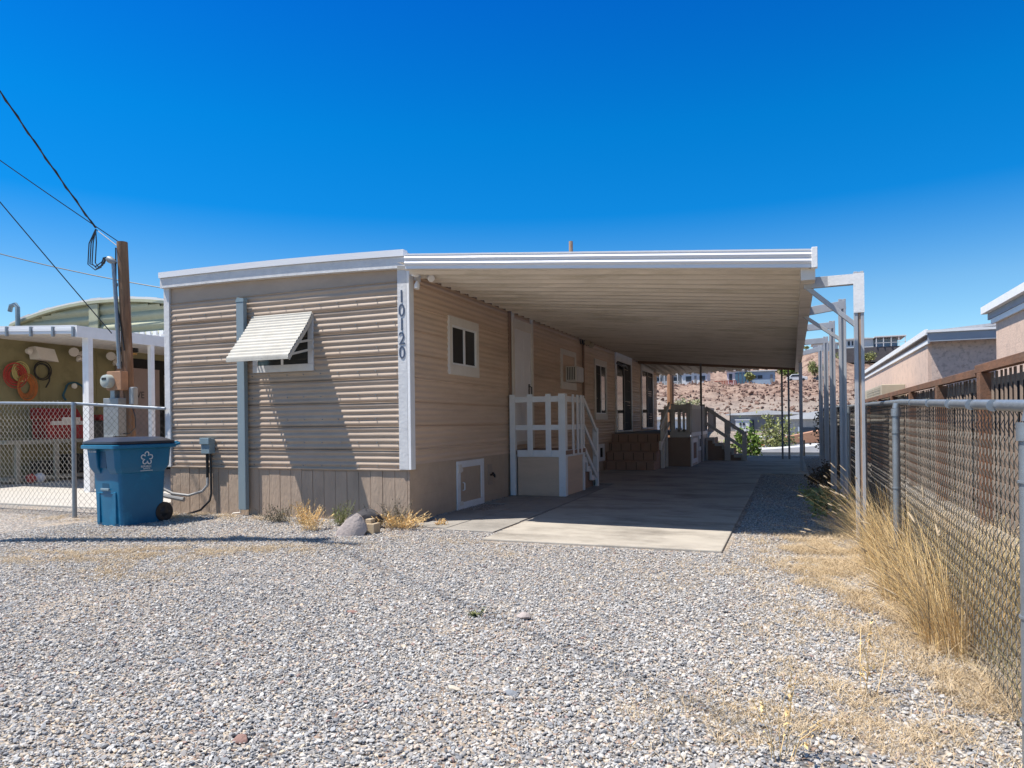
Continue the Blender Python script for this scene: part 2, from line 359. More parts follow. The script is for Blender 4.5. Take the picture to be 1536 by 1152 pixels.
# concrete
SL = [(-3.2, 7.07), (-.65, 7.13), (-.69, 17.7), (.36, 17.8), (.34, 25.2), (-4.62, 25.2), (-4.62, 14.2), (-3.42, 14.2)]
s = MB(); s.prism([(x, y, -.05) for x, y in SL], (0, 0, .075)); struct(s.build('driveway', 'concrete', bevel=.012))
s = MB()
yy = 7.62
for k in range(7):
    y1 = yy + .9
    x0 = -4.44 if k == 0 else -4.60
    jx = random.uniform(-.02, .02)
    zt = .018 + random.uniform(-.003, .004)
    for xa, xb in ((x0, -3.98 + jx), (-3.965 + jx, -3.30 - .02 * k)):
        lo = -4.22 if (k == 2 and xa == x0) else xa
        s.box(lo, xb, yy + (.12 if xa == x0 and k == 0 else 0), y1 - .015, -.05, zt)
    yy = y1
struct(s.build('path', 'paver', bevel=.006))
s = MB(); s.box(-19.0, -10.6, 8.6, 22, -.2, -.075); struct(s.build('neighbour_slab', 'concrete2', bevel=.01))
#%%GRAVEL
# ------------------------------------------------------------------ gravel
def stone_mat():
    m, nt, p = _nt('gravel_stone')
    p.inputs['Roughness'].default_value = .8; p.inputs['Specular IOR Level'].default_value = .25
    oi = N(nt, 'ShaderNodeObjectInfo'); cr = N(nt, 'ShaderNodeValToRGB'); cr.color_ramp.interpolation = 'CONSTANT'
    cols = [(0, (.27, .265, .265)), (.11, (.36, .355, .35)), (.24, (.50, .485, .465)), (.37, (.205, .215, .235)), (.46, (.55, .52, .475)), (.57, (.31, .32, .335)),
            (.66, (.50, .435, .36)), (.73, (.16, .165, .175)), (.79, (.56, .535, .50)), (.86, (.42, .32, .25)), (.9, (.26, .24, .23)), (.935, (.30, .18, .15)), (.955, (.60, .48, .34))]
    el = cr.color_ramp.elements; el[0].color = c4(cols[0][1]); el[1].position = cols[1][0]; el[1].color = c4(cols[1][1])
    for q, c in cols[2:]: e = el.new(q); e.color = c4(c)
    nt.links.new(oi.outputs['Random'], cr.inputs[0])
    tc = N(nt, 'ShaderNodeTexCoord'); no = N(nt, 'ShaderNodeTexNoise'); no.inputs['Scale'].default_value = 90; no.inputs['Detail'].default_value = 3
    nt.links.new(tc.outputs['Object'], no.inputs['Vector'])
    mr = N(nt, 'ShaderNodeMapRange'); mr.inputs['To Min'].default_value = .78; mr.inputs['To Max'].default_value = 1.15; nt.links.new(no.outputs[0], mr.inputs['Value'])
    mx = N(nt, 'ShaderNodeVectorMath', operation='SCALE'); nt.links.new(cr.outputs[0], mx.inputs[0]); nt.links.new(mr.outputs[0], mx.inputs['Scale'])
    hz = N(nt, 'ShaderNodeMix', data_type='RGBA'); hz.inputs['Factor'].default_value = .22; hz.inputs['B'].default_value = (.40, .385, .37, 1)
    nt.links.new(mx.outputs[0], hz.inputs['A']); nt.links.new(hz.outputs['Result'], p.inputs['Base Color'])
    return m
M['stone'] = stone_mat()
import bmesh
def stone_mesh(seed, lvl=2):
    rnd = random.Random(seed); bm = bmesh.new(); bmesh.ops.create_icosphere(bm, subdivisions=lvl, radius=1)
    ax = rnd.uniform(.75, 1.25); ay = rnd.uniform(.6, .95); az = rnd.uniform(.38, .62)
    cuts = [(Vector((rnd.gauss(0, 1), rnd.gauss(0, 1), rnd.gauss(0, 1))).normalized(), rnd.uniform(.5, .8)) for _ in range(11)]
    for v in bm.verts:
        for n, d in cuts:
            e = v.co.dot(n) - d
            if e > 0: v.co -= n * e * .85
        v.co *= 1 + .09 * noise.noise(v.co * 2 + Vector((seed * 3.1, 0, 0)))
        v.co = Vector((v.co.x * ax, v.co.y * ay, v.co.z * az))
    me = bpy.data.meshes.new('stone'); bm.to_mesh(me); bm.free()
    for p in me.polygons: p.use_smooth = True
    me.set_sharp_from_angle(angle=R_(24))
    me.materials.append(M['stone']); return me
stones = bpy.data.collections.new('stone_shapes')     # sources only, never linked to the scene
for i in range(12): stones.objects.link(bpy.data.objects.new('stone', stone_mesh(i + 1, 1 if i % 3 else 2)))

def inpoly(x, y, P):
    c = False; n = len(P)
    for i in range(n):
        (xa, ya), (xb, yb) = P[i], P[(i + 1) % n]
        if (ya > y) != (yb > y) and x < (xb - xa) * (y - ya) / (yb - ya) + xa: c = not c
    return c
def blocked(x, y):
    if inpoly(x, y, [(-3.24, 7.03), (-.61, 7.09), (-.65, 17.66), (.40, 17.76), (.38, 25.3), (-4.7, 25.3), (-4.7, 14.2), (-3.42, 14.2), (-3.26, 13.6)]): return True
    if -9.0 < x < -4.70 and 8.08 < y < 27: return True
    if -4.62 < x < -3.25 and 7.60 < y < 14.2 and not (x < -4.4 and y < 7.75): return True
    if x < -10.6 and y > 8.6: return True
    return False
def scatter(name, dens_fn, x0, x1, y0, y1, step, smin, smax, seed, label):
    vs = []; fs = []; de = []; idx = {}
    nx = int(round((x1 - x0) / step)); ny = int(round((y1 - y0) / step))
    for j in range(ny):
        for i in range(nx):
            cx = x0 + (i + .5) * step; cy = y0 + (j + .5) * step
            if blocked(cx, cy): continue
            d = dens_fn(cx, cy)
            if d <= 0: continue
            o = len(vs)
            for (a, b) in ((0, 0), (1, 0), (1, 1), (0, 1)):
                X = x0 + (i + a) * step; Y = y0 + (j + b) * step; vs.append((X, Y, gz(X, Y)))
            fs.append((o, o + 1, o + 2, o + 3)); de.append(d)
    me = bpy.data.meshes.new(name); me.from_pydata(vs, [], fs); me.update()
    at = me.attributes.new('dens', 'FLOAT', 'FACE')
    at.data.foreach_set('value', de)
    o = bpy.data.objects.new(name, me); COL.objects.link(o); me.materials.append(M['stone'])
    ng = bpy.data.node_groups.new(name, 'GeometryNodeTree')
    ng.interface.new_socket('Geometry', in_out='INPUT', socket_type='NodeSocketGeometry')
    ng.interface.new_socket('Geometry', in_out='OUTPUT', socket_type='NodeSocketGeometry')
    L = ng.links.new; nn = ng.nodes.new
    gi = nn('NodeGroupInput'); go = nn('NodeGroupOutput')
    na = nn('GeometryNodeInputNamedAttribute'); na.data_type = 'FLOAT'; na.inputs['Name'].default_value = 'dens'
    dp = nn('GeometryNodeDistributePointsOnFaces'); dp.inputs['Seed'].default_value = seed
    L(gi.outputs[0], dp.inputs['Mesh']); L(na.outputs['Attribute'], dp.inputs['Density'])
    ci = nn('GeometryNodeCollectionInfo'); ci.inputs['Collection'].default_value = stones
    ci.inputs['Separate Children'].default_value = True; ci.inputs['Reset Children'].default_value = True
    ip = nn('GeometryNodeInstanceOnPoints'); ip.inputs['Pick Instance'].default_value = True
    L(dp.outputs['Points'], ip.inputs['Points']); L(ci.outputs[0], ip.inputs['Instance'])
    rr = nn('FunctionNodeRandomValue'); rr.data_type = 'FLOAT_VECTOR'; rr.inputs[0].default_value = (-.6, -.6, 0); rr.inputs[1].default_value = (.6, .6, 6.28)
    L(rr.outputs[0], ip.inputs['Rotation'])
    rs = nn('FunctionNodeRandomValue'); rs.data_type = 'FLOAT'; rs.inputs[2].default_value = 0; rs.inputs[3].default_value = 1; rs.inputs['Seed'].default_value = 5
    pw = nn('ShaderNodeMath'); pw.operation = 'POWER'; pw.inputs[1].default_value = 5; L(rs.outputs[1], pw.inputs[0])
    mr = nn('ShaderNodeMapRange'); mr.inputs['To Min'].default_value = smin; mr.inputs['To Max'].default_value = smax; L(pw.outputs[0], mr.inputs['Value'])
    L(mr.outputs[0], ip.inputs['Scale'])
    ti = nn('GeometryNodeTranslateInstances')
    rz = nn('FunctionNodeRandomValue'); rz.data_type = 'FLOAT_VECTOR'; rz.inputs[0].default_value = (0, 0, -.003); rz.inputs[1].default_value = (0, 0, .012); rz.inputs['Seed'].default_value = 9
    L(ip.outputs[0], ti.inputs['Instances']); L(rz.outputs[0], ti.inputs['Translation']); ti.inputs['Local Space'].default_value = False
    L(ti.outputs[0], go.inputs[0])
    md = o.modifiers.new('scatter', 'NODES'); md.node_group = ng
    return struct(o, 'stuff', label)
PATCH = [(-6.2, 5.3, 1.3, .45, .5), (-5.8, 4.3, .7, .3, .35), (-9, 7.6, 1.2, .3, .6), (.45, 6.9, .45, 1.2, .65), (.1, 7.8, .5, .5, .5), (.6, 5.2, .35, 1.2, .5), (-3.2, 6.6, 1.2, .25, .3), (-.9, 3.6, .5, .35, .3), (.4, 3.2, .4, .5, .45), (-1.2, 5.3, .6, .3, .3), (-2.4, 4.6, .9, .16, .3), (-1.6, 3.9, 1.0, .14, .3), (-3.8, 5.6, .8, .25, .25), (-4.4, 3.4, .9, .2, .3), (-2.9, 3.2, .5, .2, .25), (.1, 3.1, .6, .4, .35)]
def gdens(x, y):
    d = math.hypot(x, y - .2)
    if x < -9.8 - max(0, (y - 8)) or x > 3.2: return 0
    fw = -x * .371 + y * .928; sd = x * .928 + y * .371
    if fw < 1.2 or abs(sd) > fw * .80 + .9: return 0
    v = 7600 if d < 4.2 else 5600 if d < 6 else 4000 if d < 8 else 2700 if d < 12 else 900
    for (px, py, sx, sy, k) in PATCH:
        q = ((x - px) / sx) ** 2 + ((y - py) / sy) ** 2
        v *= 1 - k * math.exp(-q)
    n = noise.noise(Vector((x * 1.1, y * 1.1, 9)))
    if n > .25: v *= .72
    if x > .45 and y > 7.5: v *= .5
    return v
scatter('gravel', gdens, -13, 3.4, 1.0, 25, .2, .0062, .019, 3, 'grey and tan river gravel over the yard')
#%%HOUSE
# ------------------------------------------------------------------ the mobile home
HX0, HX1, HY0, HY1 = -8.93, -4.70, 8.08, 26.4
home = thing('mobile_home', 'tan corrugated single-storey mobile home with white trim beside the carport', 'mobile home', (-6.8, 8.08, 0))
def lap(z):          # siding profile: 4 soft ribs per .32 m panel, a lap line at each panel joint
    ph = (z % .32) / .32
    a = (ph * 4) % 1
    r = .016 * (.5 - .5 * math.cos(2 * PI * a)) ** .8
    if ph < .03: r = -.008
    elif ph > .965: r = .022
    return r
def wall_profile(zs, fn, horizontal='x', a=0, b=1, plane=0, out=-1):
    rows = []
    for z in zs:
        o = fn(z) * out
        if horizontal == 'x': rows.append([(a, plane + o, z), (b, plane + o, z)])
        else: rows.append([(plane + o, a, z), (plane + o, b, z)])
    return rows
def rooftop(x):      # bowed roof line
    t = (x - HX0) / (HX1 - HX0); return 3.66 + .025 * math.sin(PI * min(1, t * .95)) - .09 * t
# front wall (closed slab behind the ribbed skin)
w = MB()
zs = [.70 + i * .008 for i in range(int((3.2 - .70) / .008) + 1)]
nseg = 30
rows = [[(HX0 + (HX1 - HX0) * k / nseg, HY0 - lap(z) * (1 + .35 * noise.noise(Vector((k * .35, z * 3, 4)))) + .006 * noise.noise(Vector((k * .3, z * 2.2, 0))), z) for k in range(nseg + 1)] for z in zs]
w.strip(rows)
w.box(HX0, HX1, HY0 - .002, HY0 + .08, 3.2, 3.50)
w.build('front_wall', 'siding', home, smooth='auto')
w = MB()
# side wall facing the carport
rnd = random.Random(3)
zs = [.76 + i * .01 for i in range(int((3.40 - .76) / .01) + 1)]
ys = [HY0 + i * 1.0 for i in range(19)] + [HY1]
rows = [[(HX1 + lap(z) * .8 + .014 * noise.noise(Vector((y * .8, z * 2.4, 1))), y, z) for y in ys] for z in zs]
w.strip([list(reversed(r)) for r in rows])
w.build('side_wall', 'siding_side', home, smooth='auto')
w = MB(); w.box(HX0 + .01, HX1 - .03, HY0 + .03, HY1, .02, 3.46); w.build('wall_core', 'siding_side', home)
w = MB()      # front skirting with vertical grooves
x = HX0 + .02; k = 0
while x < HX1 - .01:
    wd = .19; xe = min(x + wd, HX1 + .01)
    w.box(x + .004, xe - .004, HY0 - .004 - .003 * (k % 3 == 1), HY0 + .03, -.15, .685 if not 13 <= k <= 17 else .66)
    x += wd; k += 1
w.box(HX0, HX1 - .005, HY0 + .004, HY0 + .03, -.15, .69)
w.build('front_skirting', 'skirt', home)
w = MB(); w.box(HX0, HX1 + .012, HY0 - .03, HY0 + .002, .685, .705); w.build('skirting_flashing', 'siding', home, bevel=.004)
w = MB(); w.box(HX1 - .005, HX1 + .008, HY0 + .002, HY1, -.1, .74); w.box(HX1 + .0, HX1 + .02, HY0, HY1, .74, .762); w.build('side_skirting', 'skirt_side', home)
# roof with bowed front trim
n = 14; xs = [HX0 - .06 + (HX1 + .08 - HX0) * i / n for i in range(n + 1)]
r = MB()
r.strip([[(x, yv, rooftop(x) - .01) for x in xs] for yv in (HY0 - .03, HY1)])
r.strip([[(x, yv, rooftop(x) - .05) for x in reversed(xs)] for yv in (HY0 - .03, HY1)])
r.build('roof', 'white2', home)
def front_band(nm, dz0, dz1, y0, y1, m, par):
    f = MB(); a = xs
    for i in range(n):
        x0, x1 = a[i], a[i + 1]
        z0, z1 = rooftop(x0), rooftop(x1)
        f.hexa([(x0, y0, z0 + dz0), (x1, y0, z1 + dz0), (x1, y1, z1 + dz0), (x0, y1, z0 + dz0), (x0, y0, z0 + dz1), (x1, y0, z1 + dz1), (x1, y1, z1 + dz1), (x0, y1, z0 + dz1)])
    return f.build(nm, m, par)
front_band('roof_edge_trim', -.075, .01, HY0 - .125, HY0 - .02, 'fascia', home)
front_band('fascia_board', -.225, -.078, HY0 - .095, HY0 - .002, 'white2', home)
w = MB(); w.box(HX0 - .05, HX0 + .06, HY0 - .04, HY0 - .003, .69, 3.46); w.box(HX0 - .05, HX0 - .012, HY0 - .003, HY0 + .1, .69, 3.46)
w.build('corner_trim', 'white2', home, bevel=.004)
w = MB(); w.box(HX1 - .125, HX1 + .012, HY0 - .045, HY0 - .003, .70, 3.37)
ct = w.build('corner_trim', 'white2', home, bevel=.004)
w = MB(); w.box(HX1 + .014, HX1 + .055, HY0 - .045, HY0 + .075, .70, 3.39); w.build('corner_trim', 'white', home, bevel=.004)
# house number, one numeral above the other
for i, ch in enumerate('10120'):
    text(ch, .235, 'number', home, (HX1 - .060, HY0 - .047, 2.91 - i * .185), (PI / 2, 0, 0), name='numeral', ext=.006, align='CENTER', sx=.85)
rnd = random.Random(17); f = MB()
for zz in [.74 + .32 * i for i in range(8)]:
    for i in range(14): x = HX0 + .15 + i * .30 + rnd.uniform(-.02, .02); f.tube([(x, HY0 - .03, zz), (x, HY0 - .012, zz)], .007, 6)
sc_ = f.build('siding_screws', 'galv', home); sc_['kind'] = 'stuff'
# window on the front wall with its awning
wi = MB(); wi.box(-7.27, -6.20, HY0 - .03, HY0 - .004, 2.07, 2.17); wi.box(-6.29, -6.20, HY0 - .03, HY0 - .004, 2.172, 2.86); wi.box(-7.27, -7.18, HY0 - .03, HY0 - .004, 2.172, 2.86); wi.box(-7.178, -6.292, HY0 - .03, HY0 - .004, 2.78, 2.86)
fw = wi.build('front_window', 'white2', home, bevel=.003)
wi = MB(); wi.box(-7.18, -6.29, HY0 - .022, HY0 - .016, 2.17, 2.78); wi.build('pane', 'glass', fw)
wi = MB(); wi.box(-6.76, -6.72, HY0 - .028, HY0 - .018, 2.17, 2.78); wi.build('sash_bar', 'white', fw)
# awning: curved ribbed metal hood
def awn_pt(t):      # t 0..1 from wall to lip
    y = HY0 - .03 - .52 * math.sin(t * 1.28) / math.sin(1.28) * (.35 + .65 * t) ; z = 2.88 - .66 * (t ** 1.12)
    return y, z
aw = MB(); rows = []; bot = []
for i in range(97):
    t = i / 96; y, z = awn_pt(t); rb = .020 * abs(math.sin(t * PI * 15)) ** .6
    rows.append([(x, y - rb * .5, z + rb) for x in (-7.26, -6.74, -6.20)])
    bot.append([(x, y + .006, z - .008) for x in (-6.20, -6.74, -7.26)])
aw.strip(rows); aw.strip(bot)
awn = aw.build('window_awning', 'awn', home, smooth='auto')
sd = MB()
for x in (-6.205, -7.255):
    pts = [(x, *awn_pt(i / 12)) for i in range(13)]
    for a_, b_ in zip(pts, pts[1:]):
        sd.bar((a_[0], a_[1] + .012, a_[2] - .025), (b_[0], b_[1] + .012, b_[2] - .025), .012, .05)
    sd.bar((x, HY0 - .03, 2.50), (x, *awn_pt(.72)), .02, .03)
    y_, z_ = awn_pt(1)
    sd.bar((x, HY0 - .032, 2.37), (x, y_ + .03, z_ + .03), .018, .03)
sd.box(-7.26, -6.20, awn_pt(1)[0] - .005, awn_pt(1)[0] + .02, awn_pt(1)[1] - .03, awn_pt(1)[1] + .002)
sd.build('awning_frame', 'awn', awn)
# junction box with conduits
b = MB(); b.box(-8.17, -8.01, HY0 - .13, HY0 - .014, .90, 1.12); b.box(-8.18, -8.0, HY0 - .15, HY0 - .10, 1.04, 1.135)
jb = b.build('junction_box', 'boxblue', home, bevel=.006)
b = MB(); b.tube([(-8.12, HY0 - .06, .90), (-8.12, HY0 - .06, .45)], .022, 8); b.tube([(-8.055, HY0 - .06, .90), (-8.05, HY0 - .06, .30), (-8.06, HY0 - .08, .2), (-8.2, HY0 - .12, .06), (-8.45, HY0 - .2, -.02), (-8.75, HY0 - .3, -.06)], .016, 8)
b.build('conduit', 'black', jb, smooth='auto')
b = MB(); b.tube([(-8.12, HY0 - .06, .55), (-8.10, HY0 - .08, .43), (-8.16, HY0 - .12, .34), (-8.35, HY0 - .2, .28), (-8.6, HY0 - .26, .31), (-8.8, HY0 - .3, .40), (-8.95, HY0 - .35, .56), (-9.0, HY0 - .36, .7)], .02, 8)
b.build('grey_cable', 'grey_hose', jb, smooth='auto')
b = MB(); b.tube([(-8.42, HY0 - .22, .22), (-8.7, HY0 - .28, .27), (-8.98, HY0 - .33, .33)], .035, 8); b.tube([(-9.0, HY0 - .3, -.1), (-9.0, HY0 - .3, .45)], .05, 10); b.build('pipe_stub', 'grey_hose', jb, smooth='auto')
# small drain pipe at the foot of the wall
b = MB(); b.tube([(-7.50, HY0 - .06, .13), (-7.50, HY0 - .06, .04), (-7.6, HY0 - .09, .03), (-7.68, HY0 - .1, -.05)], .012, 6); b.build('drain_pipe', 'cream', home, smooth='auto')
# flood light at the corner
b = MB()
b.box(-4.67, -4.64, 8.2, 8.34, 3.22, 3.36); b.tube([(-4.62, 8.24, 3.30), (-4.52, 8.12, 3.34)], .015, 6)
fl = b.build('flood_light', 'white', home)
def lathe(mb, c, d, prof, n=14):
    c = Vector(c); d = Vector(d).normalized(); a = d.cross(Vector((0, 0, 1)))
    if a.length < .01: a = Vector((1, 0, 0))
    a.normalize(); b_ = d.cross(a)
    mb.loft([[c + d * h + a * rr * math.cos(2 * PI * j / n) + b_ * rr * math.sin(2 * PI * j / n) for j in range(n)] for h, rr in prof])
b = MB(); lathe(b, (-4.56, 8.06, 3.28), (-.4, -1, .12), [(-.06, .02), (-.04, .045), (0, .055), (.04, .048), (.055, .02)])
lathe(b, (-4.44, 8.22, 3.24), (.8, -.6, -.35), [(-.05, .02), (-.03, .03), (.06, .05), (.065, .045)])
lathe(b, (-4.56, 8.1, 3.13), (0, -.2, -1), [(-.05, .02), (0, .04), (.05, .035)]); b.build('lamp_head', 'white', fl, smooth='auto')

# openings in the side wall. frames are boxes standing proud of the siding
XS = HX1 + .012
def swindow(name, y0, y1, z0, z1, fwid=.09, head=.13, sill=.15, split=.5, m='cream', fp='white'):
    f = MB()
    f.box(XS - .02, XS + .03, y0, y1, z1 - head, z1); f.box(XS - .02, XS + .034, y0, y1, z0, z0 + sill)
    f.box(XS - .02, XS + .03, y0, y0 + fwid, z0 + sill + .001, z1 - head - .001); f.box(XS - .02, XS + .03, y1 - fwid, y1, z0 + sill + .001, z1 - head - .001)
    fr = f.build(name, m, home, bevel=.004)
    a, b2, c, d = y0 + fwid, y1 - fwid, z0 + sill, z1 - head
    f = MB()
    for (p, q, u, v) in ((a, b2, d - .03, d), (a, b2, c, c + .03), (a, a + .03, c + .031, d - .031), (b2 - .03, b2, c + .031, d - .031)): f.box(XS - .01, XS + .02, p, q, u, v)
    mid = a + (b2 - a) * split; f.box(XS - .01, XS + .022, mid - .025, mid + .025, c + .031, d - .031)
    f.build('sash', fp, fr)
    f = MB(); f.box(XS - .008, XS + .004, mid + .026, b2 - .031, c + .031, d - .031); f.build('pane', 'glass', fr)
    f = MB(); f.box(XS - .008, XS + .007, a + .031, mid - .026, c + .031, d - .031); f.build('insect_screen', 'screen', fr)
    return fr
swindow('side_window', 9.22, 10.26, 2.03, 2.90)
w2 = MB(); w2.box(XS - .02, XS + .03, 14.62, 15.74, 2.80, 2.92); w2.box(XS - .02, XS + .034, 14.62, 15.74, 2.04, 2.2)
w2.box(XS - .02, XS + .03, 14.62, 14.72, 2.201, 2.799); w2.box(XS - .02, XS + .03, 15.64, 15.74, 2.201, 2.799)
fr = w2.build('side_window', 'cream', home, 'cream framed window boarded above an air conditioner', bevel=.004)
f = MB(); f.box(XS - .008, XS + .01, 14.72, 15.64, 2.2, 2.8); f.build('board', 'siding_side', fr)
f = MB(); f.box(XS + .01, XS + .26, 14.95, 15.5, 2.2, 2.55); ac = f.build('air_conditioner', 'cream', fr, bevel=.01)
f = MB()
for i in range(5): f.box(XS + .05 + i * .04, XS + .065 + i * .04, 14.943, 14.951, 2.25, 2.53)
f.build('side_grille', 'dark', ac)
f = MB(); f.box(XS + .261, XS + .275, 14.97, 15.48, 2.22, 2.53); f.build('front_cover', 'white2', ac)
swindow('side_window', 17.42, 18.66, 1.36, 2.93, split=.5)
# sliding door and far window
def slider(y0, y1, z0, z1, nm, lab=None):
    f = MB(); f.box(XS - .02, XS + .04, y0, y0 + .1, z0, z1); f.box(XS - .02, XS + .04, y1 - .1, y1, z0, z1); f.box(XS - .02, XS + .04, y0 + .1, y1 - .1, z1 - .28, z1 - .02); f.box(XS - .02, XS + .05, y0 + .1, y1 - .1, z0, z0 + .05)
    fr = f.build(nm, 'white', home, lab, bevel=.004)
    f = MB(); m = (y0 + y1) / 2
    f.box(XS, XS + .03, m - .05, m + .05, z0 + .05, z1 - .28); f.box(XS, XS + .02, y0 + .1, y0 + .15, z0 + .05, z1 - .28); f.box(XS, XS + .02, y1 - .15, y1 - .1, z0 + .05, z1 - .28); f.build('sash', 'hgrey', fr)
    f = MB(); f.box(XS - .01, XS + .006, y0 + .151, m - .051, z0 + .05, z1 - .28); f.build('pane', 'glass', fr)
    f = MB(); f.box(XS - .01, XS + .004, m + .051, y1 - .151, z0 + .05, z1 - .28); f.build('insect_screen', 'screen', fr)
    return fr
sd_ = slider(19.7, 21.85, .99, 3.34, 'sliding_door')
slider(23.36, 25.5, 1.04, 3.3, 'tall_window', 'tall window at the far end above the deck')
# entry door
f = MB(); f.box(XS - .02, XS + .04, 11.70, 11.80, .80, 3.38); f.box(XS - .02, XS + .04, 12.70, 12.80, .80, 3.34); f.box(XS - .02, XS + .036, 11.80, 12.70, 3.02, 3.20); f.box(XS - .02, XS + .05, 11.80, 12.70, .90, .96)
fr = f.build('door_frame', 'cream', home, bevel=.004)
f = MB(); f.box(XS - .01, XS + .018, 11.80, 12.70, .961, 3.019); dr = f.build('entry_door', 'door', home)
f = MB()
for (a, b2) in ((11.88, 12.20), (12.30, 12.62)):
    for (c, d) in ((2.62, 2.88), (1.95, 2.50), (1.10, 1.80)):
        f.box(XS + .016, XS + .022, a, b2, c, c + .02); f.box(XS + .016, XS + .022, a, b2, d - .02, d); f.box(XS + .016, XS + .022, a, a + .02, c + .02, d - .02); f.box(XS + .016, XS + .022, b2 - .02, b2, c + .02, d - .02)
f.build('moulding', 'door', dr)
f = MB(); f.tube([(XS + .02, 12.58, 2.0), (XS + .07, 12.58, 1.98), (XS + .07, 12.58, 1.82), (XS + .02, 12.58, 1.80)], .012, 6); f.box(XS + .018, XS + .026, 12.54, 12.62, 1.74, 2.04); f.build('door_handle', 'black', dr)
for z in (2.75, 2.0, 1.25):
    f = MB(); f.box(XS + .018, XS + .03, 11.80, 11.83, z, z + .1); f.build('hinge', 'metal', dr)
# access hatch
f = MB(); y0, y1, z0, z1 = 9.44, 10.42, .0, .73
f.box(XS, XS + .022, y0, y1, z1 - .1, z1); f.box(XS, XS + .022, y0, y1, z0, z0 + .1); f.box(XS, XS + .022, y0, y0 + .11, z0 + .101, z1 - .101); f.box(XS, XS + .022, y1 - .11, y1, z0 + .101, z1 - .101)
fr = f.build('access_hatch', 'white', home, bevel=.003)
f = MB(); f.box(XS - .002, XS + .006, y0 + .11, y1 - .11, z0 + .1, z1 - .1); f.build('hatch_panel', 'skirt_side', fr)
f = MB(); f.tube([(XS + .01, 9.65, .40), (XS + .04, 9.65, .39), (XS + .04, 9.65, .29), (XS + .01, 9.65, .28)], .01, 6); f.build('hatch_handle', 'white', fr)
f = MB(); f.box(XS + .022, XS + .04, 9.46, 9.56, .56, .68); f.box(XS + .006, XS + .03, 9.55, 9.62, .57, .62); f.build('hinge', 'cream', fr)
f = MB(); f.box(XS + .006, XS + .03, 9.5, 9.62, .06, .12); f.build('hinge', 'cream', fr)
f = MB(); f.box(XS - .002, XS + .012, 10.62, 10.78, .28, .62); vp = f.build('valve_plate', 'siding', home)
f = MB(); f.tube([(XS + .01, 10.70, .44), (XS + .07, 10.70, .45)], .018, 6); f.tube([(XS + .07, 10.66, .47), (XS + .07, 10.74, .43)], .022, 6); f.tube([(XS + .05, 10.70, .45), (XS + .09, 10.72, .40)], .014, 6); f.build('faucet', 'black', vp)
# floor vent in the skirting
f = MB(); y0, y1, z0, z1 = 17.7, 18.3, .27, .72
f.box(XS, XS + .03, y0, y1, z1 - .1, z1); f.box(XS, XS + .03, y0, y1, z0, z0 + .1); f.box(XS, XS + .03, y0, y0 + .13, z0 + .101, z1 - .101); f.box(XS, XS + .03, y1 - .13, y1, z0 + .101, z1 - .101)
fr = f.build('skirting_vent', 'white', home)
f = MB(); f.box(XS - .002, XS + .004, y0 + .13, y1 - .13, z0 + .1, z1 - .1); f.build('vent_screen', 'dark', fr)
# conduit down the wall, eave channel, fixtures near the roof
f = MB(); f.tube([(XS + .03, 16.33, 3.34), (XS + .03, 16.33, 1.6)], .028, 8); f.build('wall_conduit', 'brownpanel', home, smooth='auto')
f = MB(); f.box(XS - .004, XS + .03, 11.58, 11.66, .78, 3.36); f.build('wall_seam_trim', 'brownpanel', home)
f = MB()
for k in range(5):
    a = random.uniform(0, 6); f.tube([(XS + .05 + .05 * k * .4, 16.1 + .14 * k + .1 * math.cos(a + t * 1.2), 3.24 + .09 * math.sin(a + t * 1.2)) for t in range(6)], .012, 5)
fx = f.build('cable_coil', 'black', home)
f = MB(); lathe(f, (XS + .14, 16.6, 3.20), (.5, -.6, -.5), [(-.07, .02), (-.04, .05), (.07, .07)]); f.build('eave_lamp', 'tan_metal', home, smooth='auto'); f = MB(); lathe(f, (XS + .14, 16.25, 3.22), (.5, -.8, -.3), [(-.07, .02), (-.04, .05), (.07, .07)]); f.build('eave_lamp', 'tan_metal', home, smooth='auto')
f = MB(); f.tube([(XS + .03, 20.0 + .2 * t, 3.36 + .03 * math.sin(t * 2)) for t in range(7)], .025, 5); f.tube([(XS + .06, 19.7, 2.98), (XS + .10, 20.1, 2.94), (XS + .10, 20.6, 2.97), (XS + .09, 20.9, 2.9)], .03, 5); f.build('door_fixture', 'black', home)
f = MB(); f.box(XS - .01, XS + .03, HY0 + .2, 26.3, 3.30, 3.36); f.build('eave_channel', 'brownpanel', home)

# free-standing grey post in front of the wall
po = MB(); po.box(-7.475, -7.34, HY0 - .125, HY0 - .052, .09, 3.10)
t_ = thing('square_post', 'tall blue-grey square post standing against the front wall beside the window awning', 'post', (-7.41, HY0 - .09, 0))
po.build('shaft', 'bluepost', t_, bevel=.006)
po = MB(); po.prism([(-7.48, HY0 - .13, 3.101), (-7.335, HY0 - .13, 3.101), (-7.335, HY0 - .13, 3.15), (-7.45, HY0 - .13, 3.17), (-7.48, HY0 - .13, 3.12)], (0, .085, 0)); po.build('cap', 'boxblue', t_)
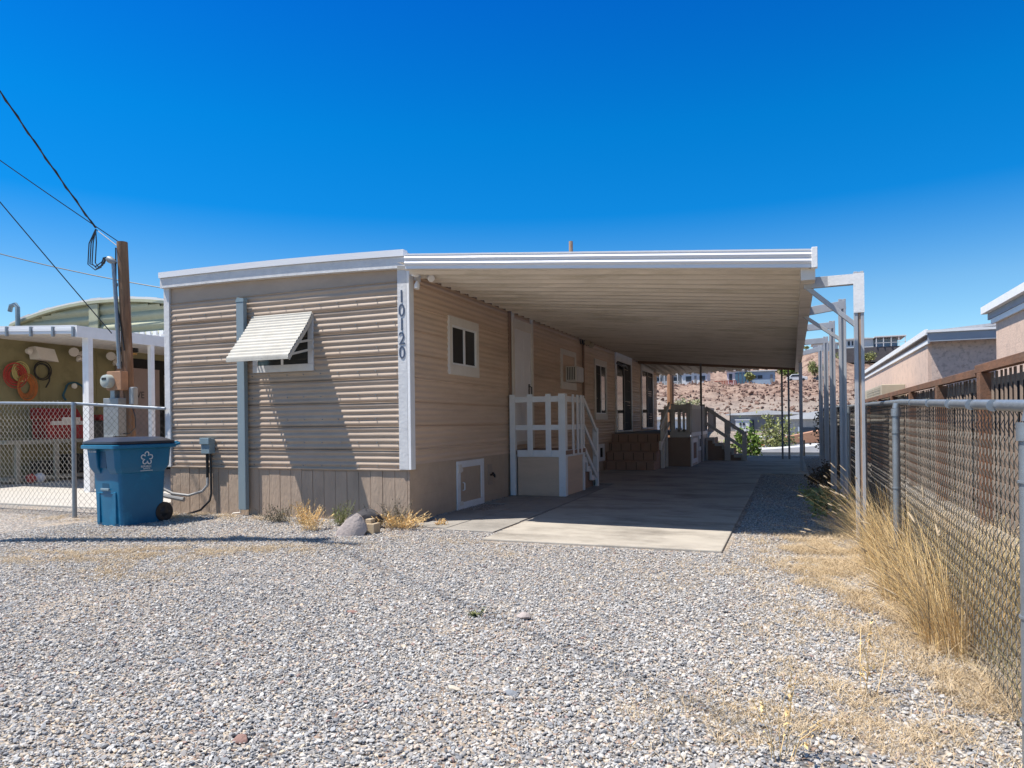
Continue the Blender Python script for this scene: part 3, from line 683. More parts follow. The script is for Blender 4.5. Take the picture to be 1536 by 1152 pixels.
#%%CARPORT
# ------------------------------------------------------------------ carport
cp = thing('carport', 'long carport with a white ribbed metal edge and bracketed steel posts', 'carport', (-2.2, 7.75, 0))
CY0, CY1 = 7.64, 22.6
def cz(x): return 3.30 - (x + 4.66) * .0905     # underside of the sheet
prof = []
y = CY0 + .02; P_ = .30
while y < CY1 - .01:
    for dy, dz in ((0, 0), (.012, .040), (.034, .044), (.050, .004), (.10, 0), (.108, .020), (.122, .020), (.13, 0), (.19, 0), (.198, .020), (.212, .020), (.22, 0)):
        if y + dy < CY1: prof.append((y + dy, dz))
    y += P_
prof.append((CY1, 0))
xs_ = [-4.60 + (0.18 + 4.60) * i / 8 for i in range(9)]
c = MB(); rnd = random.Random(5)
c.strip([[(x, yy, cz(x) - dz + .006 * noise.noise(Vector((x * .7, yy * .35, 0)))) for x in xs_] for yy, dz in prof])
c.build('roof_sheet', 'ceil', cp, smooth='auto')
c = MB(); c.strip([[(x, yy, cz(x) + .05) for x in reversed(xs_)] for yy in (CY0 + .03, 14, CY1)]); c.build('roof_top', 'white', cp)
# fascia: ribbed profile (y, z) swept along x
fp_ = [(0, -.035), (0, .004), (-.018, .012), (-.026, .03), (-.018, .048), (-.004, .056), (-.004, .066), (-.018, .074), (-.026, .095), (-.018, .112), (-.004, .12), (-.004, .128), (-.014, .136), (-.014, .150), (.03, .150)]
rows = []
for x in (-4.47, -3, -1.4, .2):
    rows.append([(x, CY0 + py, cz(x) - .03 + pz + .028) for py, pz in fp_])
c = MB(); c.strip([list(r) for r in zip(*[list(reversed(r)) for r in rows])][::-1]); c.strip([[(x, CY0 + .03, cz(x) - .035), (x, CY0 + .03, cz(x) + .148)] for x in (-4.47, .2)])
c.build('front_fascia', 'fascia', cp, smooth='auto')
c = MB(); c.box(.2, .255, CY0 - .035, CY0 + .05, cz(.2) - .045, cz(.2) + .16); c.build('fascia_end_cap', 'white', cp, bevel=.004)
# eave beam on the right
c = MB(); c.box(.10, .22, CY0 + .05, CY1, cz(.2) - .15, cz(.2) + .02); c.box(.22, .235, CY0 + .051, CY1, cz(.2) - .15, cz(.2) + .045); c.build('eave_beam', 'ceil', cp)
c = MB(); c.hexa([(-4.6, CY1 - .1, cz(-4.6) - .12), (.2, CY1 - .1, cz(.2) - .10), (.2, CY1, cz(.2) - .10), (-4.6, CY1, cz(-4.6) - .12), (-4.6, CY1 - .1, cz(-4.6) - .02), (.2, CY1 - .1, cz(.2) - .02), (.2, CY1, cz(.2) - .02), (-4.6, CY1, cz(-4.6) - .02)]); c.build('cross_beam', 'brownpanel', cp)
# rear deck cover, ribs running the other way, falling to the rear
FY1 = 27.0
c = MB(); pts = []; x = -4.75
while x < .25:
    for dx, dz in ((0, 0), (.02, .075), (.05, .075), (.07, 0)):
        pts.append((x + dx, dz))
    x += .30
def fz(x, yy):
    u = (yy - CY1) / (FY1 - CY1); zn = cz(x) - .02; zf = 3.07 + (x + 4.9) * .027; return zn + (zf - zn) * u
c.strip([[(px, yy, fz(px, yy) - dz) for px, dz in pts] for yy in (CY1 + .02, 24.5, FY1)])
c.strip([[(px, yy, fz(px, yy) + .04) for px in (.25, -4.75)] for yy in (CY1 + .02, FY1)])
c.build('rear_cover', 'rearcover', cp)
c = MB()
for i in range(17):
    x = -4.72 + i * .30; z = fz(x, FY1); c = MB(); c.box(x + .12, x + .28, FY1 - .02, FY1 + .02, z - .03, z + .01); c.build('edge_tab', 'white', cp)
# support frames: C-channel post, arm and (near ones) a brace
tops = [(7.95, 2.80), (10.45, 2.92), (13.0, 2.96), (15.4, 2.96), (18.2, 3.06)]
bz = cz(.2) - .05
for i, (yy, zt) in enumerate(tops):
    xp = .645
    f = MB(); w_, d_ = .092, .055
    f.box(xp - w_ / 2, xp - w_ / 2 + .036, yy - d_ / 2, yy + d_ / 2, -.05, zt); f.box(xp + w_ / 2 - .030, xp + w_ / 2, yy - d_ / 2, yy + d_ / 2, -.05, zt)
    f.box(xp - w_ / 2 + .036, xp + w_ / 2 - .030, yy - d_ / 2 + .018, yy + d_ / 2 - .01, -.05, zt - .002)
    post = f.build('support_post', 'postw', cp, 'nearest support post with a rust streak down its channel' if i == 0 else None, bevel=.003)
    if i == 0:
        f = MB(); f.box(xp - .006, xp + .016, yy - d_ / 2 + .009, yy - d_ / 2 + .017, .5, zt - .1); f.build('rust_streak', 'rust', post)
        f = MB(); f.box(xp - .05, xp + .05, yy - .036, yy - .031, zt - .42, zt - .02); f.build('gusset_plate', 'white', post)
    f = MB(); za = zt - .075
    f.bar((.13, yy, 2.72 + .05 * i if i < 2 else bz + .05), (xp + w_ / 2 - .002, yy - .002, za), .052, .11)
    arm = f.build('support_arm', 'postw', post, bevel=.003)
    if i == 0:
        f = MB(); f.bar((.36, yy - .031, za - .003), (xp + .05, yy - .033, za + .004), .006, .10); f.build('arm_plate', 'white', post)
    if i < 2:
        f = MB(); f.bar((.16, yy + .01, 2.68 + .05 * i), (xp - .03, yy + .01, 2.26 + .12 * i), .045, .045); f.build('support_brace', 'postw', post, bevel=.003)
# inner post at the slab jog, slim posts of the rear cover
f = MB(); f.box(.17, .25, 18.7, 18.78, 0.02, cz(.2) - .15); f.build('inner_post', 'postw', cp, bevel=.004)
for (x, y) in ((-2.60, 22.25), (-.29, 24.2), (-.09, 24.24)):
    f = MB(); f.box(x - .03, x + .03, y - .03, y + .03, .02, (cz(x) - .05 if y < CY1 else fz(x, y) - .05)); f.build('slim_post', 'hgrey', cp)

# ------------------------------------------------------------------ near porch (stoop)
st = thing('porch_steps', 'small white railed porch with steps at the entry door under the carport', 'porch', (-4.2, 12.1, 0))
f = MB(); f.box(-4.66, -3.62, 11.55, 12.78, .74, .81); f.build('landing', 'brownpanel', st)
f = MB(); f.box(-4.52, -3.745, 11.56, 11.575, .02, .70); f.build('front_panel', 'siding_side', st)
f = MB(); f.box(-3.675, -3.66, 11.69, 12.70, .02, .70); f.build('side_panel', 'siding_side', st)
f = MB(); f.box(-4.52, -3.745, 11.535, 11.555, .70, .82); f.box(-3.655, -3.635, 11.67, 12.66, .70, .82); f.build('trim_board', 'white', st, bevel=.003)
for (x, y, a) in ((-4.60, 11.56, .10), (-3.69, 11.60, .125), (-3.68, 12.74, .09)):
    f = MB(); f.box(x - a / 2, x + a / 2, y - a / 2, y + a / 2, .02, 1.80); f.build('post', 'white', st, bevel=.004)
for x in (-4.27, -3.93):
    f = MB(); f.box(x - .05, x + .05, 11.515, 11.532, .82 - .1, 1.80); f.build('picket', 'white', st, bevel=.002)
for y in (12.0, 12.28, 12.52):
    f = MB(); f.box(-3.632, -3.615, y - .05, y + .05, .72, 1.80); f.build('picket', 'white', st, bevel=.002)
f = MB(); f.box(-4.549, -3.754, 11.536, 11.56, 1.66, 1.76); f.box(-3.66, -3.635, 11.664, 12.694, 1.66, 1.76); f.build('top_rail', 'white', st, bevel=.003)
f = MB(); f.box(-4.549, -3.754, 11.536, 11.56, 1.17, 1.26); f.box(-3.66, -3.635, 11.664, 12.694, 1.17, 1.26); f.build('middle_rail', 'white', st, bevel=.003)
for k in range(3):
    f = MB(); z = .60 - k * .19; f.box(-4.60, -3.72, 12.79 + k * .29, 12.79 + (k + 1) * .29, .02, z); f.build('step', 'brownpanel', st)
f = MB()
for k in range(3):
    z = .60 - k * .19; y = 12.79 + k * .29
    f.box(-3.70, -3.66, y, y + .29, z - .07, z + .03); f.box(-3.70, -3.66, y + .23, y + .292, z - .25, z - .071)
f.box(-3.70, -3.66, 12.785, 12.84, .02, .52); f.build('stringer_trim', 'white', st)
f = MB(); f.box(-3.71, -3.61, 13.60, 13.70, .02, 1.18); f.build('newel', 'white', st, bevel=.004)
for z in (1.72, 1.22, .80):
    f = MB(); f.bar((-3.64, 12.76, z), (-3.64, 13.62, z - .58), .03, .075); f.build('stair_rail', 'white', st)

# ------------------------------------------------------------------ deck by the sliding door
dk = thing('deck', 'brown deck with beige railings and two stairs by the sliding door', 'deck', (-3.6, 21, 0))
for k in range(4):
    f = MB(); f.box(-4.67, -3.33, 18.25 + k * .31, 19.55, .02 + .235 * k, .02 + .235 * (k + 1)); b_ = f.build('step', 'brick', dk, bevel=.01)
    for j in range(5):
        f = MB(); x = -4.62 + .27 * j + (.13 if k % 2 else 0)
        f.box(x, x + .012, 18.243 + k * .31, 18.25 + k * .31, .04 + .235 * k, .23 + .235 * k); f.build('tile_joint', 'dark', b_)
f = MB(); f.box(-4.67, -3.33, 19.55, 20.0, .02, .985); f.box(-4.67, -2.62, 20.0, 26.2, .9, .985); f.build('deck_floor', 'hgrey', dk)
f = MB(); f.box(-4.6, -2.64, 19.985, 20.0, .02, .84); f.build('front_panel', 'brownpanel', dk)
f = MB(); f.box(-3.2, -2.64, 19.97, 19.984, .84, .99); f.build('trim_board', 'rail', dk)
f = MB(); f.box(-2.64, -2.62, 20.0, 24.0, .02, .86); f.build('side_panel', 'rail', dk)
f = MB(); f.box(-2.62, -2.60, 20.0, 23.9, .86, .97)
for y in (20.02, 21.3, 22.6, 23.85): f.box(-2.618, -2.602, y, y + .08, .02, .859)
f.build('side_trim', 'white', dk)
f = MB(); y0, y1, z0, z1 = 20.15, 21.2, .1, .8
f.box(-2.619, -2.59, y0, y1, z1 - .12, z1); f.box(-2.619, -2.59, y0, y1, z0, z0 + .12); f.box(-2.619, -2.59, y0, y0 + .12, z0 + .121, z1 - .121); f.box(-2.619, -2.59, y1 - .12, y1, z0 + .121, z1 - .121); ph = f.build('deck_hatch', 'white', dk)
f = MB(); f.box(-2.618, -2.612, y0 + .12, y1 - .12, z0 + .12, z1 - .12); f.build('hatch_panel', 'brownpanel', ph)
f = MB(); f.box(-2.619, -2.59, 21.55, 22.05, .40, .85); ph = f.build('pet_door', 'white', dk)
f = MB(); f.box(-2.589, -2.583, 21.68, 21.92, .52, .75); f.build('flap', 'dark', ph)
f = MB()   # railing of the box part
f.box(-3.16, -3.06, 19.96, 20.04, .99, 1.78); f.box(-2.74, -2.62, 19.94, 20.05, .99, 1.80); f.box(-3.16, -2.62, 19.95, 19.99, 1.62, 1.76); f.box(-2.98, -2.92, 19.96, 19.99, .99, 1.62); f.box(-2.84, -2.78, 19.96, 19.99, .99, 1.62); f.box(-3.06, -2.74, 19.96, 20.0, .99, 1.06)
f.build('front_railing', 'rail', dk, bevel=.003)
f = MB(); f.box(-2.63, -2.60, 20.05, 23.0, 1.64, 1.76)
y = 20.1
while y < 23: f.box(-2.625, -2.605, y, y + .1, .97, 1.64); y += .135
f.box(-2.68, -2.58, 23.0, 23.1, .97, 1.82); f.build('side_railing', 'rail', dk)
f = MB(); f.box(-4.6, -2.6, 26.1, 26.16, 1.62, 1.74)
for i in range(7): f.box(-4.5 + i * .31, -4.4 + i * .31, 26.1, 26.14, .98, 1.62)
f.box(-2.66, -2.6, 24.4, 26.1, 1.62, 1.74)
for i in range(6): f.box(-2.65, -2.62, 24.5 + i * .3, 24.6 + i * .3, .98, 1.62)
f.build('rear_railing', 'rail', dk)
# railing of the wide steps
f = MB()
for (x, y, z) in ((-3.27, 19.15, 1.35), (-3.27, 19.75, 1.72)): f.box(x - .045, x + .045, y - .045, y + .045, .02, z)
f.bar((-3.22, 18.55, 1.12), (-3.22, 20.05, 1.80), .04, .1); f.bar((-3.22, 18.55, .62), (-3.22, 20.0, 1.25), .04, .08); f.box(-3.24, -3.19, 18.46, 18.62, .55, .78)
f.build('step_railing', 'cream', dk)
# side stair, treads descending to the right
f = MB()
for k in range(4):
    f.box(-2.60 + k * .29, -2.60 + (k + 1) * .29 - .001, 23.32, 24.4, .02, .74 - k * .18)
f.build('side_stair', 'brownpanel', dk)
f = MB()
for k in range(4):
    x = -2.60 + k * .29; z = .74 - k * .18
    f.box(x, x + .29, 23.28, 23.319, z - .08, z + .01); f.box(x + .22, x + .289, 23.281, 23.318, z - .18, z - .081)
f.box(-2.60, -2.53, 23.281, 23.318, .02, .655); f.build('stair_trim', 'rail', dk)
f = MB(); f.box(-2.00, -1.83, 23.2, 23.27, .02, 1.30); f.box(-1.47, -1.33, 23.2, 23.27, .02, .92)
f.bar((-2.58, 23.24, 1.72), (-1.40, 23.24, .88), .05, .11); f.bar((-2.58, 23.24, 1.22), (-1.42, 23.24, .42), .05, .10); f.build('stair_railing', 'rail', dk, bevel=.004)
#%%BIN
# ------------------------------------------------------------------ wheeled bin
def rrect(w, d, z, r=.05, yo=0, n=4):
    out = []
    for (sx, sy, a0) in ((1, 1, 0), (-1, 1, 90), (-1, -1, 180), (1, -1, 270)):
        for k in range(n + 1):
            a = R_(a0 + 90 * k / n); out.append((sx * (w / 2 - r) + r * math.cos(a), yo + sy * (d / 2 - r) + r * math.sin(a), z))
    return out
bn = thing('wheeled_bin', 'blue wheeled recycling bin with a dark lid standing on the gravel', 'bin')
f = MB(); f.loft([rrect(.60, .66, .0, .05), rrect(.61, .68, .35, .05), rrect(.635, .72, .72, .05), rrect(.65, .77, 1.06, .05)]); body = f.build('body', 'bin', bn, smooth='auto')
# collar with a notch at the front (local -y)
def collar(w, d, z, nx=.11):
    return [(-w / 2, -d / 2 + .05, z), (-w / 2 + .05, -d / 2, z), (-nx, -d / 2, z), (-nx, -.30, z), (nx, -.30, z), (nx, -d / 2, z), (w / 2 - .05, -d / 2, z), (w / 2, -d / 2 + .05, z), (w / 2, d / 2 - .05, z), (w / 2 - .05, d / 2, z), (-w / 2 + .05, d / 2, z), (-w / 2, d / 2 - .05, z)]
f = MB(); f.loft([collar(.64, .73, .70), collar(.71, .83, .79), collar(.74, .88, 1.06)]); f.build('upper_collar', 'bin', body, bevel=.012, smooth='auto')
f = MB(); f.loft([rrect(.80, .95, 1.035, .07), rrect(.84, .99, 1.045, .07), rrect(.84, .99, 1.085, .07), rrect(.80, .95, 1.095, .07)]); f.build('rim', 'bin', bn, smooth='auto')
f = MB(); f.loft([rrect(.80, .94, 1.096, .08), rrect(.82, .97, 1.11, .08), rrect(.81, .96, 1.135, .08), rrect(.74, .88, 1.15, .08), rrect(.56, .70, 1.185, .06), rrect(.5, .62, 1.19, .06)]); f.build('lid', 'lid', bn, smooth='auto')
f = MB(); f.tube([(-.28, .47, 1.07), (-.28, .58, 1.10), (.28, .58, 1.10), (.28, .47, 1.07)], .022, 8); f.tube([(.34, .45, 1.06), (.36, .56, 1.09)], .02, 8); f.tube([(-.34, .45, 1.06), (-.36, .56, 1.09)], .02, 8); f.build('handle', 'bin', bn, smooth='auto')
f = MB(); f.box(-.10, .06, -.385, -.375, .78, 1.0); f.build('grip_recess', 'bindark', body)
f = MB(); f.box(-.10, .06, -.352, -.31, .50, .64); f.build('slot_recess', 'bindark', body)
f = MB(); f.box(-.115, .075, -.372, -.315, .475, .505); f.build('slot_bar', 'boxblue', body, bevel=.004)
f = MB()
for (x0, x1, z0, z1) in ((-.24, -.17, .03, .43), (.14, .155, .03, .43), (-.24, .155, .43, .445)): f.box(x0, x1, -.352, -.30, z0, z1)
f.box(.16, .22, -.360, -.30, .03, .46); f.build('front_ribs', 'bin', body, bevel=.006)
for sx in (-1, 1):
    f = MB(); lathe(f, (sx * .255, .33, .13), (sx, 0, 0), [(0, .14), (.055, .14), (.06, .12), (.05, .07), (.07, .03)], 20); wh = f.build('wheel', 'black', bn, smooth='auto')
    f = MB()
    for k in range(5):
        a = k * 2 * PI / 5; f.bar((sx * .305, .33, .13), (sx * .305, .33 + .11 * math.cos(a), .13 + .11 * math.sin(a)), .012, .02)
    f.build('spokes', 'lid', wh)
f = MB(); f.tube([(-.3, .33, .13), (.3, .33, .13)], .015, 8); f.build('axle', 'black', bn)
# emblem: five-armed looping star, with lettering below, on the right flank (local +x)
f = MB(); cx_, cz_ = .02, .90
for k in range(5):
    a = PI / 2 + k * 2 * PI / 5; c_ = Vector((cx_ + .060 * math.cos(a), cz_ + .060 * math.sin(a), 0))
    pts = []
    for j in range(9):
        b2 = a + R_(-130) + R_(235) * j / 8
        pts.append((.371 + .0, c_.x + .029 * math.cos(b2), c_.y + .029 * math.sin(b2)))
    b3 = a - R_(52)
    f.tube(pts, .008, 5)
    f.bar(pts[0], (.371, cx_ + .04 * math.cos(a - R_(36)), cz_ + .04 * math.sin(a - R_(36))), .014, .014)
f.build('emblem', 'decal', body)
text('REPUBLIC', .04, 'decal', body, (.371, cx_ - .095, .775), (PI / 2, 0, PI / 2), sx=.95)
text('SERVICES', .028, 'decal', body, (.369, cx_ - .06, .748), (PI / 2, 0, PI / 2), sx=.95)
f = MB(); f.box(.364, .3665, cx_ - .10, cx_ + .09, .728, .734); f.build('web_line', 'decal', body)
text('702 372 W8808', .032, 'decal', body, (-.27, -.441, .99), (PI / 2, 0, 0), sx=.85)
bn.location = (-8.43, 6.96, -.0)
bn.rotation_euler = (0, 0, R_(-7)); bn.scale = (.94, .93, .985)
# ------------------------------------------------------------------ chain-link fences
def chain(name, p0, p1, h0, h1, zb0, zb1, m, parent, cell=.052, r=.003, over=.05):
    """woven diamonds between two ground points; one zigzag wire per column"""
    p0 = Vector(p0); p1 = Vector(p1); d = (p1 - p0); L = d.length; d.normalize()
    nrm = Vector((-d.y, d.x, 0)); nc = int(L / (cell / 1)); f = MB()
    tv = 3
    for i in range(nc):
        s0 = i * cell; t = s0 / L
        zb = zb0 + (zb1 - zb0) * t; zt = h0 + (h1 - h0) * t + over
        nz = int((zt - zb) / cell); pts = []
        for j in range(nz + 1):
            s = s0 + (0 if (j + i) % 2 else cell * 1.03)
            q = p0 + d * s + nrm * (.004 if j % 2 else -.004); pts.append((q.x, q.y, zb + j * cell))
        f.tube(pts, r, tv, cap=False)
    return f.build(name, m, parent)
lf = thing('chain_link_fence', 'low chain-link fence on the left between the yard and the green neighbour', 'fence', (-10.3, 7.7, 0))
FP = [(-14.6, 7.75, 1.80), (-13.8, 7.74, 1.78), (-10.50, 7.7, 1.69), (-8.93, 8.0, 1.585)]
f = MB(); f.tube(FP, .024, 10); f.build('top_rail', 'galv', lf, smooth='auto')
for (x, y, z) in FP[1:3]:
    f = MB(); f.tube([(x, y - .03, -.15), (x, y - .03, z - .02)], .034, 12); f.tube([(x, y - .03, z - .03), (x, y - .02, z + .015)], .04, 12); f.build('post', 'galv', lf, smooth='auto')
chain('wire_mesh', (-14.6, 7.77, 0), (-10.50, 7.73, 0), 1.80, 1.69, -.07, -.07, 'fencewire', lf, r=.0028)
chain('wire_mesh', (-10.50, 7.73, 0), (-8.95, 8.02, 0), 1.69, 1.585, -.07, -.02, 'darkwire', lf, r=.0028)

rf = thing('chain_link_fence', 'chain-link fence with round galvanised rail along the right edge before the wooden fence', 'fence', (.9, 7, 0))
RP = [(.80, 1.2, 1.28), (.825, 2.98, 1.335), (.88, 6.9, 1.44), (.90, 10, 1.48), (.92, 13, 1.51), (.94, 17, 1.57), (.96, 21, 1.62), (.98, 27, 1.70)]
f = MB(); f.tube(RP, .024, 12)
for y in (2.35, 3.6, 4.05, 4.62, 5.35, 6.2):
    x = .80 + .08 * (y - 3.03) / 3.87; z = 1.335 + .105 * (y - 3.03) / 3.87; f.tube([(x, y, z), (x, y + .006, z)], .0265, 12)
f.build('top_rail', 'galv', rf, smooth='auto')
for k in range(1, 8):
    x, y, z = RP[k]
    f = MB(); rr = .031 if k > 1 else .037
    f.tube([(x - .04, y, -.1), (x - .04, y, z - .09)], rr, 14); f.tube([(x - .04, y, z - .12), (x - .04, y, z - .055)], rr + .008, 14); f.tube([(x - .04, y, z - .056), (x - .03, y, z - .01)], .03, 14)
    for zz in (z - .27, z - .75, z - 1.12): f.tube([(x - .04, y, zz), (x - .04, y, zz + .008)], rr + .006, 14)
    f.build('post', 'galv', rf, smooth='auto')
for a_, b_ in zip(RP, RP[1:]):
    chain('wire_mesh', (a_[0] + .03, a_[1], 0), (b_[0] + .03, b_[1], 0), a_[2], b_[2], .0, .0, 'darkwire', rf, cell=.036 if a_[1] < 10 else .05, r=.0024 if a_[1] < 6.8 else .003, over=.035)

# ------------------------------------------------------------------ wooden fence
wf = thing('picket_fence', 'weathered reddish wooden fence with upright pickets behind the chain-link fence', 'fence', (2.2, 15, 0))
f = MB(); f.box(2.11, 2.20, 3.0, 10.2, 1.84, 1.94); f.box(2.115, 2.19, 10.2, 27.5, 1.80, 1.90); f.build('top_rail', 'wood_red', wf, bevel=.006)
f = MB(); f.box(2.23, 2.27, 3.0, 27.5, 1.15, 1.25); f.box(2.23, 2.27, 3.0, 27.5, .25, .35); f.build('lower_rail', 'wood_red', wf)
for y in (4.6, 7.2, 9.9, 12.6, 15.3, 18.0, 20.7, 23.4, 26.1):
    f = MB(); f.box(2.10, 2.24, y, y + .16, -.05, 1.838 if y < 10.1 else 1.798); f.build('post', 'wood_red', wf, bevel=.006)
f = MB(); f.box(2.30, 2.31, 3.0, 27.5, .05, 1.78); f.build('gap_shade_sheet', 'gap_shade', wf)  # added dark sheet, stands in for the shadow in the picket gaps
rnd = random.Random(11); y = 3.1; q = 0; rest = MB()
while y < 27.4:
    w_ = rnd.uniform(.08, .105); m_ = MB() if y < 20 else rest
    if not any(abs(y + .04 - (py + .08)) < .12 for py in (4.6, 7.2, 9.9, 12.6, 15.3, 18.0, 20.7, 23.4, 26.1)):
        zt = 1.836 if y < 10.1 else 1.796; dx = rnd.uniform(-.008, .008)
        n_ = 5; ring = lambda z: [(2.215 + dx - .014 * math.sin(PI * k / n_), y + w_ / 2 - w_ / 2 * math.cos(PI * k / n_), z) for k in range(n_ + 1)]
        m_.loft([ring(.0 + rnd.uniform(0, .04)), ring(zt)])
        if y < 20:
            m_.build('picket', 'picket', wf); q += 1
    y += .185
rest.build('far_pickets', 'picket', wf)
o_ = bpy.data.objects['far_pickets']; o_['kind'] = 'stuff'
#%%RIGHT
# ------------------------------------------------------------------ stucco neighbours on the right
def gable_home(nm, lab, x0, x1, y0, y1, zw, zr, m_side, m_front, over=.25):
    t = thing(nm, lab, 'house', ((x0 + x1) / 2, y0, 0))
    f = MB(); f.box(x0, x0 + .1, y0, y1, -.2, zw); f.build('side_wall', m_side, t)
    f = MB(); xm = (x0 + x1) / 2; f.prism([(x0 + .1, y0, -.2), (x1, y0, -.2), (x1, y0, zw), (xm, y0, zr - .1), (x0 + .1, y0, zw)], (0, .12, 0)); f.build('front_wall', m_front, t)
    f = MB(); s0 = (zr - zw) / (xm - x0)
    a = (x0 - over, zw - over * s0 + .12); b = (xm, zr); c = (x1 + over, zw - over * s0 + .12)
    f.prism([(a[0], y0 - .35, a[1]), (b[0], y0 - .35, b[1]), (c[0], y0 - .35, c[1]), (c[0], y0 - .35, c[1] + .08), (b[0], y0 - .35, b[1] + .08), (a[0], y0 - .35, a[1] + .08)], (0, y1 - y0 + .6, 0)); f.build('roof', 'shingle', t)
    return t, a
A, ea = gable_home('stucco_house', 'pink stucco house with rough textured end wall beyond the wooden fence', 3.72, 9.0, 23.6, 46, 3.62, 3.95, 'stucco', 'stucco_rough', .06)
f = MB(); f.box(3.60, 3.66, 23.2, 46, 3.70, 3.86); f.build('gutter', 'white', A)
f = MB(); f.box(3.67, 3.719, 23.25, 46, 3.45, 3.56); f.build('lower_fascia', 'white', A)
f = MB(); f.box(3.66, 9.2, 23.22, 23.26, 3.50, 3.78); f.build('front_fascia', 'soffit', A)
f = MB(); f.box(3.62, 9.2, 23.16, 23.219, 3.76, 3.83); f.build('front_edge_trim', 'white', A)
B_, eb = gable_home('stucco_house', 'near pink stucco house cut by the right edge of the picture', 4.50, 9.5, 6.0, 19.6, 3.62, 4.0, 'stucco', 'stucco_rough', .06)
f = MB(); f.box(4.30, 4.42, 5.8, 20.1, 3.80, 3.97); f.build('gutter', 'white', B_)
f = MB(); f.box(4.44, 4.495, 5.9, 19.8, 3.52, 3.64); f.build('lower_fascia', 'white', B_)
f = MB(); f.box(4.42, 4.46, 5.8, 20.0, 3.645, 3.80); f.build('soffit_board', 'soffit', B_)
f = MB(); f.box(4.66, 9.3, 19.65, 19.75, 0, 3.6); f.build('rear_wall', 'stucco', B_)
# rooftop/side air conditioner by the far house
acn = thing('air_conditioner', 'beige slatted air conditioner beside the far stucco house', 'air conditioner', (3.1, 27, 0))
f = MB(); f.box(2.75, 3.45, 26.0, 31.5, 1.7, 2.42); f.build('housing', 'tan_metal', acn, bevel=.02)
f = MB(); f.box(2.74, 2.749, 26.3, 28.1, 1.85, 2.34); f.box(2.74, 2.749, 28.4, 30.6, 1.85, 2.34); f.build('louvre', 'bench', acn)
f = MB()
for i in range(5): f.box(2.733, 2.739, 26.3, 30.6, 1.9 + i * .09, 1.92 + i * .09)
f.box(2.8, 3.4, 26.1, 26.3, -.05, 1.7); f.box(2.8, 3.4, 31, 31.2, -.05, 1.7)
f.build('slats', 'tan_metal', acn)

# ------------------------------------------------------------------ neighbour on the left
nb = thing('neighbour_home', 'olive-walled mobile home with a white carport on the left', 'mobile home', (-19, 12, 0))
f = MB(); f.box(-25, -19.0, 8, 20.5, -.2, 3.78)
for y in (9.5, 11.2, 12.9, 14.6, 17.8, 19.4): f.box(-19.0, -18.985, y, y + .03, -.1, 3.6)
f.build('wall', 'olive', nb)
f = MB(); f.prism([(-25.2, 7.8, 3.80), (-18.8, 7.8, 3.80), (-18.8, 7.8, 3.9), (-22, 7.8, 4.3), (-25.2, 7.8, 3.9)], (0, 13, 0)); f.build('roof', 'shingle', nb)
def nz_(x): return 3.66 + (-19 - x) * .062 + 0
f = MB()
f.hexa([(-19.1, 10.38, nz_(-19.1)), (-14.0, 10.38, nz_(-14)), (-14.0, 20.5, nz_(-14)), (-19.1, 20.5, nz_(-19.1)), (-19.1, 10.38, nz_(-19.1) + .05), (-14.0, 10.38, nz_(-14) + .05), (-14.0, 20.5, nz_(-14) + .05), (-19.1, 20.5, nz_(-19.1) + .05)])
f.build('carport_roof', 'white', nb)
f = MB()
for k in range(3):
    f.hexa([(-19.1, 10.30 - .015 * (k % 2), 3.56 + .062 * k), (-14.05, 10.30 - .015 * (k % 2), 3.30 + .062 * k), (-14.05, 10.37, 3.30 + .062 * k), (-19.1, 10.37, 3.56 + .062 * k), (-19.1, 10.30 - .015 * (k % 2), 3.62 + .062 * k), (-14.05, 10.30 - .015 * (k % 2), 3.36 + .062 * k), (-14.05, 10.37, 3.36 + .062 * k), (-19.1, 10.37, 3.62 + .062 * k)])
gt = f.build('gutter', 'fascia', nb)
f = MB()
for x in (-17.6, -16.2, -15.4, -14.7, -14.08): f.box(x, x + .05, 10.255, 10.31, nz_(x) - .12, nz_(x) + .09)
f.build('gutter_bracket', 'galv', gt)
f = MB(); f.box(-14.05, -13.97, 10.30, 20.5, 3.23, 3.47); f.build('side_fascia', 'white', nb)
f = MB()
for i in range(10): f.box(-19.0 + i * .5, -18.98 + i * .5, 10.42, 20.4, nz_(-19 + i * .5) - .012, nz_(-19 + i * .5) - .002)
f.build('ceiling_seam', 'cream', nb)
for (y) in (10.62, 12.2):
    f = MB()
    if y < 11: f.box(-14.18, -14.09, y - .05, y + .05, -.1, 3.34); f.box(-14.075, -13.98, y - .06, y + .05, -.1, 3.34)
    else: f.box(-14.10, -13.99, y - .05, y + .05, -.1, 3.3)
    f.build('carport_post', 'white', nb, bevel=.005)
# mauve door with lettering, dark surround
f = MB(); f.box(-18.99, -18.97, 15.35, 17.5, -.1, 3.45); dsr = f.build('door_surround', 'dark', nb)
f = MB(); f.box(-18.965, -18.93, 15.2, 16.75, -.1, 3.15); nd = f.build('mauve_door', 'mauve', nb)
text('AVE', .30, 'black', nd, (-18.925, 15.7, 2.22), (PI / 2, 0, PI / 2), sx=.9)
f = MB(); f.tube([(-18.90, 15.45 + .1 * math.cos(t), 2.95 + .08 * math.sin(t)) for t in [k * .7 for k in range(10)]], .015, 5); f.build('door_wreath', 'cream', nd)
f = MB(); f.box(-18.96, -18.90, 16.95, 17.12, 0, 3.0); f.build('pale_jamb', 'cream', nb)
